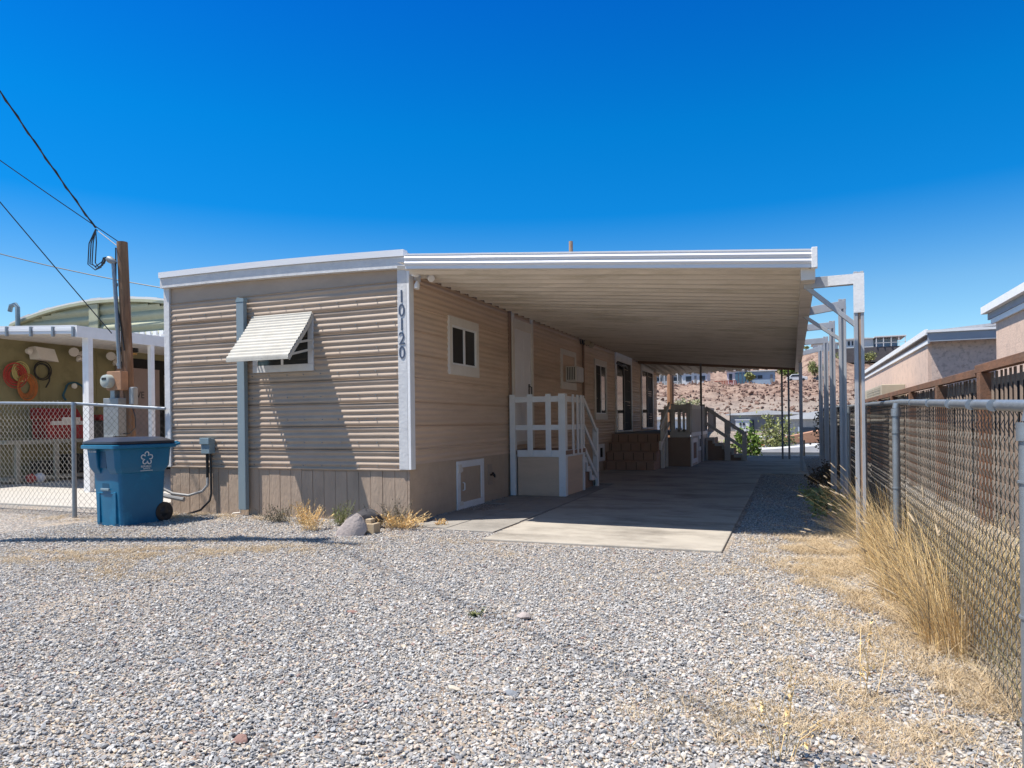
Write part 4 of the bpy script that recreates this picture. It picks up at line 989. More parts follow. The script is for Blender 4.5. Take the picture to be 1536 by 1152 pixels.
# ceiling lamp, flood lights
f = MB(); lathe(f, (-17.4, 14.35, 3.35), (0, 0, 1), [(0, .14), (.02, .22), (.05, .24)], 16); cl = f.build('ceiling_lamp', 'smallwarm', nb, smooth='auto')
f = MB(); f.tube([(-17.4, 14.35, 3.45), (-17.4, 14.35, 3.56)], .26, 16); f.build('lamp_rim', 'black', cl)
for (y, z, k) in ((12.65, 3.36, 0), (13.85, 3.40, 1), (15.0, 3.38, 2)):
    f = MB()
    if k == 0:
        f.hexa([(-18.9, y - .05, z - .2), (-18.6, y + .02, z - .2), (-18.55, y + .5, z - .25), (-18.9, y + .45, z - .22), (-18.9, y - .1, z + .12), (-18.7, y - .04, z + .14), (-18.65, y + .45, z + .1), (-18.9, y + .4, z + .1)])
        lathe(f, (-18.75, y - .14, z), (0, -1, 0), [(0, .10), (.1, .06)], 10)
    else:
        lathe(f, (-18.75, y - .1, z + .03), (.6, -.6, .1), [(-.12, .05), (0, .11), (.1, .13)], 12); lathe(f, (-18.75, y + .15, z + .02), (.6, .8, .1), [(-.12, .05), (0, .09), (.1, .12)], 12); lathe(f, (-18.75, y + .04, z - .14), (.3, .1, -1), [(-.08, .05), (0, .09), (.05, .08)], 12)
    f.build('flood_light', 'cream', nb, smooth='auto')
# coils hung on the wall
def coil(nm, lab, y, z, r0, r1, n, m, rz=1.2, extra=None):
    t = MB(); rnd = random.Random(int(y * 10))
    for k in range(n):
        r = r0 + (r1 - r0) * k / max(1, n - 1); oz = rnd.uniform(-.02, .02); oy = rnd.uniform(-.02, .02)
        t.tube([(-18.93 + .012 * k, y + oy + r * math.cos(a), z + oz + r * rz * math.sin(a)) for a in [2 * PI * j / 20 for j in range(21)]], .014, 5, cap=False)
    if extra: t.tube(extra, .018, 5)
    o = t.build(nm, m, smooth='auto'); return tag(o, lab, 'hose')
coil('hose_coil', 'orange hose coil hanging on the olive wall', 12.50, 2.40, .14, .26, 7, 'orange', 1.35)
coil('hose_coil', 'red and white striped hose coil topmost left on the olive wall', 12.20, 2.72, .12, .30, 6, 'redhose', 1.1)
coil('cord_coil', 'pale yellow cord coil hanging over the red hose', 12.36, 2.80, .08, .22, 5, 'yellow', 1.2)
coil('hose_coil', 'thin black hose coil right of the orange hose', 12.93, 2.86, .19, .24, 3, 'black', 1.05, [(-18.9, 13.14, 2.84), (-18.9, 13.12, 2.6), (-18.9, 13.02, 2.42)])
t = MB(); t.tube([(-18.9, 13.84 + .31 * math.cos(R_(215 - 250 * k / 20)) * (1 + .1 * math.sin(k)), 2.28 + .32 * math.sin(R_(215 - 250 * k / 20))) for k in range(21)], .028, 6)
hh = thing('garden_hose', 'dark teal hose draped over a pale hook on the olive wall', 'hose', (-18.9, 13.8, 2.4)); t.build('hose', 'teal', hh, smooth='auto')
t = MB(); lathe(t, (-18.88, 13.80, 2.50), (1, 0, 0), [(0, .07), (.05, .08), (.07, .05)], 12); t.build('hook', 'cream', hh)
# work bench and clutter
wb = thing('work_bench', 'pale wooden work bench against the olive wall', 'bench', (-18.3, 12.3, -.1))
t = MB(); t.box(-18.7, -17.9, 11.35, 14.0, .92, 1.02); t.build('bench_top', 'bench', wb, bevel=.01)
for (y) in (11.62, 12.62, 13.7):
    t = MB(); t.box(-18.0, -17.91, y - .05, y + .05, -.09, .92); t.build('leg', 'bench', wb)
t = MB(); t.box(-18.7, -17.95, 11.4, 13.9, .0, .08); t.build('lower_shelf', 'bench', wb)
tb = thing('tool_chest', 'red tool chest on the work bench', 'tool chest', (-18.4, 13.2, 1.02))
t = MB(); t.box(-18.7, -18.1, 12.5, 13.6, 1.02, 1.52); t.prism([(-18.7, 12.45, 1.53), (-18.15, 12.45, 1.53), (-18.4, 12.45, 1.85), (-18.7, 12.45, 1.85)], (0, 1.1, 0)); t.build('chest', 'redbox', tb, bevel=.01)
t = MB(); t.box(-18.1, -18.08, 12.6, 13.5, 1.40, 1.5); t.box(-18.1, -18.08, 12.9, 13.4, 1.5, 1.6); t.build('front_trim', 'metal', tb)
t = MB(); t.box(-18.6, -18.0, 13.75, 14.9, .95, 1.5); tag(t.build('crate', 'black', bevel=.02), 'black crate at the right end of the bench', 'crate')
t = MB(); t.box(-18.4, -18.1, 14.0, 14.5, 1.51, 1.68); tag(t.build('red_case', 'redbox', bevel=.02), 'small red case on the black crate', 'case')
for (y, r, m_, lab) in ((11.85, .12, 'redhose', 'small red ball under the work bench'), (12.08, .13, 'hwhite', 'white ball under the work bench')):
    t = MB(); lathe(t, (-17.8, y, .05), (0, 0, 1), [(r * math.sin(a), max(.01, r * math.cos(a))) for a in [R_(-85 + 17 * k) for k in range(11)]], 14); tag(t.build('ball', m_, smooth=True), lab, 'ball')
for (y0, y1, x0, z1, lab) in ((12.3, 12.75, -18.5, .45, 'dark bucket under the work bench beside the white ball'), (13.1, 13.6, -18.6, .6, 'dark box under the right half of the work bench')):
    t = MB(); t.box(x0, x0 + .4, y0, y1, .081, z1); tag(t.build('storage_box', 'black', bevel=.02), lab, 'box')

# pale green home beyond
gh = thing('green_home', 'pale green ribbed mobile home end with a bowed white roof beyond the left carport', 'mobile home', (-26, 22, 0))
def grt(x): return 6.93 - .019 * (x + 28.3) ** 2 if x > -28.3 else 6.93 - .0215 * (x + 28.3) ** 2
xx = [-34 + 16 * i / 24 for i in range(25)]
f = MB(); rows = []
z = 3.0
while z < 6.6:
    rows.append((z, .13 * abs(math.sin(z * PI / .42)))); z += .035
for i in range(24):
    xa, xb = xx[i], xx[i + 1]; top = min(grt(xa), grt(xb)) - .15
    rs_ = [r for r in rows if r[0] < top]
    f.strip([[(xa, 22 - r_, z_), (xb, 22 - r_, z_)] for z_, r_ in rs_] + [[(xa, 22, grt(xa) - .14), (xb, 22, grt(xb) - .14)]])
f.box(-34, -18, 22.05, 36, -.2, 5.0); f.build('end_wall', 'green', gh, smooth='auto')
f = MB()
for i in range(24):
    xa, xb = xx[i], xx[i + 1]; f.hexa([(xa, 21.7, grt(xa) - .16), (xb, 21.7, grt(xb) - .16), (xb, 36, grt(xb) - .16), (xa, 36, grt(xa) - .16), (xa, 21.7, grt(xa) - .04), (xb, 21.7, grt(xb) - .04), (xb, 36, grt(xb) - .04), (xa, 36, grt(xa) - .04)])
f.build('roof_edge', 'green', gh)
f = MB()
for i in range(24):
    xa, xb = xx[i], xx[i + 1]; b0 = .05 * random.random(); f.hexa([(xa, 21.75, grt(xa) - .039), (xb, 21.75, grt(xb) - .039), (xb, 36, grt(xb) - .039), (xa, 36, grt(xa) - .039), (xa, 21.75, grt(xa) + .04 + b0), (xb, 21.75, grt(xb) + .04 + b0), (xb, 36, grt(xb) + .02), (xa, 36, grt(xa) + .02)])
f.build('roof', 'hwhite', gh)
f = MB(); f.box(-28.75, -28.2, 21.76, 21.84, 3, 6.75); f.build('wall_batten', 'green', gh)
f = MB(); f.tube([(-33.6, 21.5, 6.75), (-33.5, 21.5, 7.0), (-33.2, 21.5, 7.05), (-33.05, 21.5, 6.9), (-33.05, 21.5, 6.0)], .10, 8); f.build('roof_pipe', 'boxblue', gh, smooth='auto')
f = MB(); f.box(-25.6, -20, 20.8, 21.2, 4.6, 5.05)
for i in range(14): f.box(-25.5 + i * .35, -25.3 + i * .35, 20.72, 20.8, 5.0, 5.16)
f.build('lower_roof_edge', 'white', gh)
#%%POLES
# ------------------------------------------------------------------ service pole, meter, wires
sp_ = thing('service_pole', 'short weathered wooden service pole with meter and panel behind the blue bin', 'utility pole', (-10.5, 8.6, 0))
f = MB(); f.tube([(-10.40, 8.65, -.2), (-10.47, 8.63, 2.2), (-10.56, 8.62, 4.46)], .085, 14); f.build('pole', 'wood', sp_, smooth='auto')
f = MB(); f.tube([(-10.545, 8.53, 2.3), (-10.58, 8.52, 3.2), (-10.635, 8.51, 4.08)], .034, 10)
for z in (2.34, 3.0, 3.7): f.tube([(-10.545 - .05 * (z - 2.3), 8.525, z), (-10.545 - .05 * (z - 2.3), 8.525, z + .05)], .04, 10)
cd = f.build('mast_conduit', 'galv', sp_, smooth='auto')
f = MB(); lathe(f, (-10.68, 8.50, 4.14), (-.7, -.2, .45), [(-.1, .03), (-.06, .05), (.03, .06), (.07, .04)], 12); f.build('weatherhead', 'panel', cd, smooth='auto')
f = MB(); f.box(-10.72, -10.38, 8.42, 8.56, 1.93, 2.25); mb_ = f.build('meter_box', 'meter', sp_, bevel=.01)
f = MB(); lathe(f, (-10.64, 8.42, 2.08), (0, -1, 0), [(0, .115), (.06, .115), (.10, .105), (.11, .09)], 24); f.build('meter_dome', 'meterglass', mb_, smooth='auto')
f = MB(); f.box(-10.69, -10.59, 8.304, 8.309, 2.10, 2.14); f.build('meter_dial', 'black', mb_)
f = MB(); f.box(-10.66, -10.56, 8.44, 8.54, 1.80, 1.93); f.build('coupling', 'galv', mb_)
f = MB(); f.box(-10.78, -10.43, 8.40, 8.56, 1.16, 1.80); f.box(-10.73, -10.50, 8.36, 8.40, .6, 1.17); f.build('breaker_panel', 'panel', sp_, bevel=.008)
f = MB(); f.box(-10.31, -10.20, 8.5, 8.6, 1.68, 1.98); pb = f.build('phone_box', 'panel', sp_, bevel=.02)
f = MB(); f.tube([(-10.25, 8.53, 1.62), (-10.2, 8.53, 1.5), (-10.18, 8.52, 1.3), (-10.3, 8.5, 1.2), (-10.45, 8.5, 1.2)], .01, 5); f.build('phone_cable', 'black', pb)
f = MB(); f.tube([(-10.60, 8.53, 4.35), (-10.60, 8.52, 3.5), (-10.50, 8.53, 3.0), (-10.44, 8.54, 2.6)], .012, 5); f.build('ground_wire', 'black', sp_)
f = MB()
for k, (dx, dz, wx) in enumerate(((.0, -.60, -.10), (.04, -.55, 0), (.08, -.5, .08), (.02, -.58, -.05))):
    f.tube([(-11.14, 8.58, 4.74), (-11.18 + wx, 8.56, 4.5), (-11.2 + wx, 8.55, 4.2 + dz * .1), (-11.1 + dx, 8.53, 4.02 + .02 * k), (-10.92 + dx, 8.5, 4.04 + .03 * k), (-10.86 + dx, 8.5, 4.2), (-10.78, 8.5, 4.2)], .010, 5)
f.build('drip_loop', 'black', sp_, smooth='auto')
def wire(lab, pts, r, sag=0, n=24, twist=0):
    f = MB(); a, b = Vector(pts[0]), Vector(pts[-1])
    if len(pts) == 2:
        P = [a.lerp(b, i / n) - Vector((0, 0, sag * 4 * (i / n) * (1 - i / n))) for i in range(n + 1)]
    else: P = pts
    f.tube(P, r, 5)
    if twist:
        Q = [p + Vector((.02 * math.cos(i * 1.7), 0, .02 * math.sin(i * 1.7))) for i, p in enumerate(P)]; f.tube(Q, r * .8, 5)
    o = f.build('overhead_wire', 'black', smooth='auto'); tag(o, lab, 'wire', 'overhead wires'); return o
def through(a, b, k, dz=0):    # line from a through b, extended by factor k
    a = Vector(a); b = Vector(b); q = a + (b - a) * k; q.z += dz; return q
wire('thick twisted overhead wire ending in the loose loop beside the service pole', [(-11.14, 8.58, 4.76), through((-11.14, 8.6, 4.76), (-11.42, 7.2, 6.53), 2.2, .4)], .013, .12, 40, 1)
wire('thin overhead wire reaching the top of the service pole', [(-10.60, 8.6, 4.46), through((-10.60, 8.6, 4.46), (-11.43, 7.2, 5.49), 2.2, .1)], .008, .04)
wire('lowest overhead wire reaching halfway down the service pole', [(-10.68, 8.5, 2.9), through((-10.68, 8.5, 2.9), (-11.45, 7.2, 4.88), 2.2, 0)], .009, .03)
wire('short tie wire from the splice to the top of the service pole', [(-11.14, 8.58, 4.74), (-10.62, 8.6, 4.38)], .007, .0)
wire('green-grey distant wire running behind the service pole to the green home', [(-44.5, 20, 12.9), (-22.5, 21.7, 6.75)], .022, .5)
# tall pole just outside the left edge; its shadow crosses the gravel
tp = thing('tall_utility_pole', 'tall utility pole left of the yard whose shadow crosses the gravel', 'utility pole', (-9.7, 5.05, 0))
f = MB(); f.tube([(-9.7, 5.05, -.2), (-9.62, 3.75, 11.1)], .16, 12, r1=.12); f.build('pole', 'wood', tp, smooth='auto')
f = MB(); f.tube([(-9.62, 3.78, 10.9), (-2.5, -1.0, 10.4), (8, -8, 10.8)], .013, 5); f.build('line_wire', 'black', tp)
f = MB(); f.box(-10.5, -8.7, 3.72, 3.82, 10.3, 10.42); f.build('cross_arm', 'wood', tp)
# distant pole tops
tq = MB(); tq.tube([(-13.6, 45, -3.2), (-13.6, 45, 13.4)], .16, 10, r1=.13); tag(tq.build('wooden_pole', 'rust', smooth='auto'), 'brown wooden pole top rising above the carport roof', 'utility pole')
tq = MB(); tq.tube([(-4.38, 27.6, -1), (-4.38, 27.6, 3.4)], .13, 10); tag(tq.build('wooden_pole', 'meter', smooth='auto'), 'orange-brown wooden pole behind the deck railing', 'utility pole')

# ------------------------------------------------------------------ distant homes
def P3(x, Y, z): return (x, Y, z)
def far_home(lab, x0, x1, y, d, z0, z1, wall='hwhite', roof='hroof', wins=(), over=.5, rise=.5, cat='house', skirt=None, deck=None, name='hillside_house', group=None):
    t = thing(name, lab, cat, ((x0 + x1) / 2, y, z0), group)
    f = MB(); f.box(x0, x1, y, y + d, z0 - 1.5, z1); f.build('wall', wall, t)
    f = MB(); xm = (x0 + x1) / 2
    f.prism([(x0 - over, y - over, z1), (x1 + over, y - over, z1), (x1 + over, y - over, z1 + .15), (xm, y - over, z1 + .15 + rise), (x0 - over, y - over, z1 + .15)], (0, d + 2 * over, 0)); f.build('roof', roof, t)
    for (a, b, c_, e, m_) in wins:
        f = MB(); f.box(x0 + a, x0 + b, y - .06, y - .002, z0 + c_, z0 + e); f.build('window' if m_ == 'hwin' else 'door', m_, t)
    return t
h = far_home('far white bungalow with two dark windows on the hill, above the deck', -24.6, -18.6, 172, 7, 9.9, 13.0, wins=((1.0, 2.3, .9, 2.1, 'hwin'), (3.0, 3.5, .1, 2.2, 'hgrey'), (4.2, 5.5, .9, 2.1, 'hwin')))
h = far_home('far white porch house left of the bungalow on the hill', -33, -24.9, 173, 6, 9.9, 12.6, wall='hgrey', rise=.2, wins=((2.2, 3.4, .9, 2.0, 'hwin'), (5.5, 7.4, .9, 2.0, 'hwin')))
f = MB()
for i in range(8): f.box(-32.8 + i * 1.05, -32.65 + i * 1.05, 170.6, 170.75, 9.8, 12.5)
f.box(-33, -25, 170.6, 170.7, 10.7, 10.85); f.box(-33, -25, 170.55, 173, 9.6, 9.85); f.build('porch_rail', 'hwhite', h)
f = MB()
for i in range(24): f.box(-32.9 + i * .33, -32.85 + i * .33, 170.62, 170.68, 9.86, 10.7)
f.build('balusters', 'hwhite', h)
f = MB(); f.box(-33, -18.5, 166.5, 169.5, 7.6, 9.5); tag(f.build('retaining_wall', 'retain'), 'dark retaining wall under the white hill houses', 'wall')
h = far_home('far pale blue house with dark teal panels and red deck on the hill', -14.2, -10.2, 173, 7, 9.9, 13.0, wall='hwhite', rise=.1, wins=((.5, 1.2, .5, 2.4, 'hwin'),))
f = MB()
for i in range(4): f.box(-12.3 + i * .85 + .0, -12.3 + i * .85 + .6, 172.7, 172.9, 9.9, 12.5)
f.build('teal_panels', 'teal_wall', h)
f = MB(); f.box(-18.4, -11.9, 169.6, 172.9, 9.2, 9.5); f.box(-18.4, -11.9, 169.6, 169.75, 10.4, 10.55)
for i in range(18): f.box(-18.3 + i * .37, -18.1 + i * .37, 169.62, 169.72, 9.5, 10.4)
f.build('red_deck', 'redrail', h)
h = far_home('far long grey-blue house with small windows right of the red deck', -9.6, -3.6, 174, 6, 9.9, 12.7, wall='hblue', rise=.1, wins=((1.3, 2.0, 1.2, 1.9, 'hwin'), (2.2, 3.3, 1.1, 1.9, 'hwin'), (5.0, 5.6, .2, 2.0, 'hgrey')))
# parked car on the hill
car = thing('parked_car', 'white car parked on the hill seen between the carport posts', 'car', (1.2, 172, 10))
f = MB(); f.prism([(-1.0, 171.2, 10.25), (3.4, 171.2, 10.25), (3.4, 171.2, 10.95), (2.5, 171.2, 11.05), (1.8, 171.2, 11.6), (.1, 171.2, 11.6), (-.5, 171.2, 11.05), (-1.0, 171.2, 10.95)], (0, 1.7, 0)); f.build('body', 'carwhite', car, bevel=.08)
f = MB(); f.prism([(-.2, 171.15, 11.05), (2.2, 171.15, 11.05), (1.7, 171.15, 11.5), (.2, 171.15, 11.5)], (0, .06, 0)); f.build('window', 'hwin', car)
for x in (-.1, 2.5):
    f = MB(); lathe(f, (x, 171.15, 10.3), (0, -1, 0), [(-.1, .33), (.1, .33)], 14); f.build('wheel', 'black', car)
# house on the hilltop at right
h = far_home('hilltop house with a shaded porch and dark wall at upper right', 12.6, 19.5, 200, 8, 19.3, 21.7, wall='hwhite', rise=.25, wins=((1.0, 1.5, .9, 2.0, 'hwin'), (1.9, 2.3, .9, 2.0, 'hwin')))
f = MB(); f.box(19.5, 26.5, 197, 207, 21.7, 21.95)
for x in (19.8, 21.4, 23.1, 24.8, 26.2): f.box(x, x + .16, 197.1, 197.3, 19.3, 21.7)
f.box(19.5, 26.4, 197.1, 197.2, 20.2, 20.3); f.build('porch', 'hwhite', h)
f = MB(); f.box(19.8, 25, 200.5, 203, 19.3, 21.6); f.build('porch_wall', 'hblue', h)
f = MB(); f.box(10, 27, 197.4, 200, 15.6, 19.3); tag(f.build('retaining_wall', 'retain'), 'dark retaining wall below the hilltop house at right', 'wall')
h = far_home('pale garage left of the hilltop house at right', 5.5, 11.4, 202, 7, 18.2, 21.2, wall='hwhite', rise=.6, wins=((1, 3.2, .1, 1.2, 'hgrey'),))
# middle-distance homes below the hill
h = far_home('white-roofed long home in the valley right of the deck', -8.0, 1.8, 101, 8, -.3, 2.0, wall='hgrey', rise=.45, wins=((3.0, 3.2, .2, 1.6, 'hwin'), (5.6, 5.8, .2, 1.6, 'hwin')))
f = MB(); f.box(-7.1, -5.35, 99.4, 101, -.2, 1.3); f.box(-7.2, -5.25, 99.3, 101, 1.3, 1.42); f.build('white_shed', 'hwhite', h)
f = MB(); f.box(-6.6, -6.35, 99.33, 99.39, .6, .95); f.box(-6.2, -5.9, 99.33, 99.39, .6, .95); f.build('window', 'hwin', h)
f = MB(); f.box(-4.6, -3.7, 102, 103, 2.2, 2.75); f.build('roof_cooler', 'tan_metal', h)
h = far_home('grey gabled home with open porch in the valley behind the slim posts', -.6, 5.5, 84, 7, -1.2, 1.35, wall='hgrey', roof='hroof', rise=.7, wins=((1.2, 1.4, .1, 1.7, 'hwhite'), (1.6, 3.2, .2, 1.6, 'hwin'), (3.8, 4.2, .2, 1.7, 'hwin')))
f = MB(); f.box(-4.6, 5.5, 80, 84, -.75, -.5); f.box(-4.6, 5.5, 80.2, 84, -2.6, -1.3); f.build('porch_floor', 'hwhite', h)
h = far_home('low home with a terracotta roof in the valley', -1.6, 6, 68, 4, -2.6, -.75, wall='hwhite', roof='terra', rise=.9)
h = far_home('white-roofed blue low home nearest below the slab end', -2.4, 6, 58, 5, -3.0, -1.2, wall='hblue', roof='hroof', rise=.35, wins=((.9, 1.3, .2, .8, 'hgrey'),))
h = far_home('white home behind the deck railing in the valley', -26, -11.5, 92, 8, -1.6, 1.5, wall='hwhite', rise=.3, wins=((3, 4, .8, 1.8, 'hwin'), (8, 9.2, .8, 1.8, 'hwin'), (12, 12.8, .2, 2.0, 'hwin')))
sg = thing('stop_sign', 'small red stop sign among the valley bushes', 'sign', (-2.55, 64, -3))
f = MB(); f.prism([(-2.55 + .38 * math.cos(R_(22.5 + 45 * k)), 64, -1.0 + .38 * math.sin(R_(22.5 + 45 * k))) for k in range(8)], (0, .03, 0)); f.build('sign_face', 'stopred', sg)
text('STOP', .26, 'decal', sg, (-2.55, 63.99, -1.09), (PI / 2, 0, 0), align='CENTER')
f = MB(); f.tube([(-2.55, 64.05, -3.1), (-2.55, 64.05, -1.3)], .04, 6); f.build('sign_post', 'galv', sg)
for (x, y, z0, z1, lab) in ((-7.7, 98, -.5, 2.9, 'thin dark pole at the left end of the white-roofed valley home'), (.8, 55, -3.2, -.2, 'dark post in front of the low blue home')):
    f = MB(); f.tube([(x, y, z0 - .4), (x, y, z1)], .07, 6); tag(f.build('wooden_pole', 'dark'), lab, 'pole')
#%%PLANTS
# ------------------------------------------------------------------ plants
def bush(name, lab, c, rx, ry, rz, n, leaf, m, group=None, stem=True, seed=1, cat='bush', shoots=0):
    rnd = random.Random(seed); t = thing(name, lab, cat, (c[0], c[1], c[2]), group)
    f = MB(); cl = []
    for k in range(max(5, int(n / 60))):
        a = rnd.uniform(0, 2 * PI); u = rnd.uniform(.15, 1); r = rnd.uniform(.2, .95)
        cl.append((c[0] + rx * r * math.cos(a) * math.sin(u * PI * .5 + .4), c[1] + ry * r * math.sin(a), c[2] + rz * (.25 + .75 * u * (1 - .35 * r * r)), rnd.uniform(.18, .36)))
    for k in range(n):
        x, y, z, s_ = rnd.choice(cl); p = Vector((x + rnd.gauss(0, s_ * rx * .6), y + rnd.gauss(0, s_ * ry * .6), max(c[2] + .02, z + rnd.gauss(0, s_ * rz * .55))))
        d = Vector((rnd.gauss(0, 1), rnd.gauss(0, 1), rnd.gauss(0, .8))).normalized(); e = d.cross(Vector((rnd.gauss(0, 1), rnd.gauss(0, 1), rnd.gauss(0, 1)))).normalized()
        L = leaf * rnd.uniform(.6, 1.4); W = L * .38
        f.add([p - d * L / 2, p + e * W, p + d * L / 2, p - e * W], [(0, 1, 2, 3)])
    f.build('crown', m, t)
    if stem:
        f = MB()
        for k in range(6):
            a = rnd.uniform(0, 6.28); f.tube([(c[0], c[1], c[2] - .3), (c[0] + rx * .3 * math.cos(a), c[1] + ry * .3 * math.sin(a), c[2] + rz * .45), (c[0] + rx * .6 * math.cos(a), c[1] + ry * .6 * math.sin(a), c[2] + rz * .8)], rx * .05, 5, r1=rx * .015)
        f.build('stem', 'twig', t)
    return t
bush('green_bush', 'bright green bush in the valley right of the deck stair', (-2.9, 52, -2.0), .95, 1.0, 2.5, 1100, .2, 'leaf', seed=2)
bush('olive_bush', 'yellow-green bush at the left of the bright green one', (-4.6, 54, -2.2), 1.6, 1.2, 1.7, 900, .22, 'leaf2', seed=3)
bush('willow_tree', 'drooping pale green tree in front of the grey valley home', (-1.3, 62, -2.3), 1.5, 1.4, 3.6, 1700, .22, 'leaf2', seed=4, cat='tree')
bush('brush', 'grey-brown dry brush below the bright green bush', (-3.1, 46, -3.0), 1.6, 1.2, 1.5, 900, .16, 'leafgrey', seed=5)
bush('brush', 'yellowish brush behind the deck stair railing', (-4.6, 47, -3.0), 1.4, 1.2, 1.6, 800, .16, 'leaf2', seed=6)
bush('agave', 'pale green agave on the rocky hill edge', (-8.5, 168, 10.2), 1.5, 1.3, 1.5, 260, 1.0, 'leaf2', seed=7, stem=False, cat='plant')
bush('desert_tree', 'green desert tree on the hill above the slim posts', (-.6, 176, 10.8), 2.4, 2.0, 3.0, 1300, .35, 'leaf', seed=8, cat='tree')
bush('desert_tree', 'olive desert tree right of the parked car on the hill', (5.0, 176, 11.5), 1.8, 2.0, 3.0, 900, .35, 'leaf2', seed=9, cat='tree')
bush('desert_shrub', 'pale shrub on the slope behind the orange-brown pole', (-17.5, 128, 2.6), 3.2, 2.0, 2.4, 900, .3, 'leafpale', seed=10)
bush('desert_shrub', 'small shrub on the brow of the right-hand slope', (3.3, 182, 18.0), .9, .9, .7, 200, .3, 'leaf2', seed=12)
bush('desert_shrub', 'green shrub against the dark wall of the hilltop house', (18, 195, 15.2), 2.0, 1.5, 2.2, 700, .35, 'leaf2', seed=13)
bush('desert_shrub', 'green shrub left of the dark wall by the nearest support post', (10.4, 194, 15.0), 1.4, 1.4, 2.4, 500, .35, 'leaf2', seed=14)
STONES = [(-1.67, 4.33, .055, .045, .03, 'stonepink', 'largest pinkish stone lying in the middle gravel'),
          (-1.54, 3.05, .045, .022, .018, 'stonetan', 'flat pale tan stone low in the middle of the gravel'),
          (-2.12, 2.25, .040, .030, .022, 'stonered', 'reddish stone near the bottom left of the gravel'),
          (-2.83, 4.07, .045, .022, .018, 'stonered', 'flat reddish-brown stone left of the gravel middle'),
          (-1.26, 3.1, .045, .020, .015, 'stonegrey', 'flat slate grey stone right of the pale tan one'),
          (-3.15, 2.9, .050, .028, .016, 'stonegrey', 'broad flat slate grey stone in the left part of the gravel')]
# rocks strewn on the far hillside
def rock_at(name, c, sx, sy, sz, seed, m, lab=None, cat=None, lvl=3, amp=.25):
    bm = bmesh.new(); bmesh.ops.create_icosphere(bm, subdivisions=lvl, radius=1); rnd = random.Random(seed)
    cuts = [(Vector((rnd.gauss(0, 1), rnd.gauss(0, 1), rnd.gauss(0, 1))).normalized(), rnd.uniform(.55, .8)) for _ in range(9)]
    for v in bm.verts:
        for n_, d in cuts:
            e = v.co.dot(n_) - d
            if e > 0: v.co -= n_ * e * .9
        if m == 'rockpale': v.co.x *= 1 - .45 * max(0, v.co.z); v.co.x += .25 * max(0, v.co.z); v.co.y *= 1 - .4 * max(0, v.co.z)
        v.co *= 1 + amp * .5 * noise.noise(v.co * 1.7 + Vector((seed, 0, 0))) + amp * .15 * noise.noise(v.co * 7)
        v.co = Vector((v.co.x * sx, v.co.y * sy, v.co.z * sz))
    me = bpy.data.meshes.new(name); bm.to_mesh(me); bm.free()
    for p in me.polygons: p.use_smooth = True
    me.set_sharp_from_angle(angle=R_(28))
    o = bpy.data.objects.new(name, me); COL.objects.link(o); me.materials.append(M[m]); o.location = c
    if lab: tag(o, lab, cat)
    return o
rock_at('boulder', (-5.02, 7.5, .08), .24, .16, .17, 4, 'rockdark', 'dark grey boulder at the foot of the front wall', 'rock')
rock_at('boulder', (-4.85, 6.98, .06), .21, .15, .23, 9, 'rockpale', 'pale pink pointed boulder in front of the dark one', 'rock')
f = MB(); f.box(-4.77, -4.62, 7.10, 7.24, -.01, .12); f.box(-4.76, -4.68, 7.13, 7.22, .121, .17); tag(f.build('brick', 'brickpale', bevel=.006), 'pale yellow brick beside the pink boulder', 'brick')
M['stonepink'] = mat('pinkish_stone', (.50, .44, .41), (.42, .36, .34), 20, .9, .6, 60)
M['stonetan'] = mat('pale_tan_stone', (.66, .58, .47), (.56, .49, .39), 20, .9, .5, 60)
M['stonered'] = mat('reddish_stone', (.36, .22, .18), (.28, .17, .15), 20, .9, .6, 60)
M['stonegrey'] = mat('slate_grey_stone', (.26, .28, .31), (.2, .215, .24), 20, .9, .5, 60)
for (x, y, sx, sy, sz, m_, lab) in STONES:
    rock_at('stone', (x, y, sz * .5), sx, sy, sz, int(x * 10) + 50, m_, lab, 'stone', lvl=3, amp=.2)
for i, (x, y) in enumerate([(-2.55, 3.35), (-1.2, 3.0), (-3.6, 3.6), (-1.9, 4.5), (-2.9, 2.6), (-.6, 3.2), (-2.35, 5.4), (-1.5, 2.85)]):
    pass
rk = MB(); tmpv = []
rnd = random.Random(21)
for i in range(1600):
    x = rnd.uniform(-40, 14); y = rnd.uniform(126, 170); s_ = rnd.uniform(.12, .5) * (1.7 if rnd.random() < .1 else 1); z = gz(x, y)
    vs = [Vector((rnd.gauss(0, 1), rnd.gauss(0, 1), rnd.gauss(0, 1))).normalized() * s_ * rnd.uniform(.6, 1) for _ in range(9)]
    bm = bmesh.new()
    for v in vs: bm.verts.new(v + Vector((x, y, z + .1)))
    r_ = bmesh.ops.convex_hull(bm, input=bm.verts); bm.verts.index_update()
    rk.add([v.co[:] for v in bm.verts], [tuple(v.index for v in fc.verts) for fc in bm.faces]); bm.free()
M['farrock'] = mat('hill_rock', (.32, .205, .16), (.17, .105, .085), .8, .95, .4, 3, c3=(.16, .11, .10), s3=.4)
struct(rk.build('hill_rocks', 'farrock'), 'stuff', 'broken reddish rocks strewn over the far hillside')

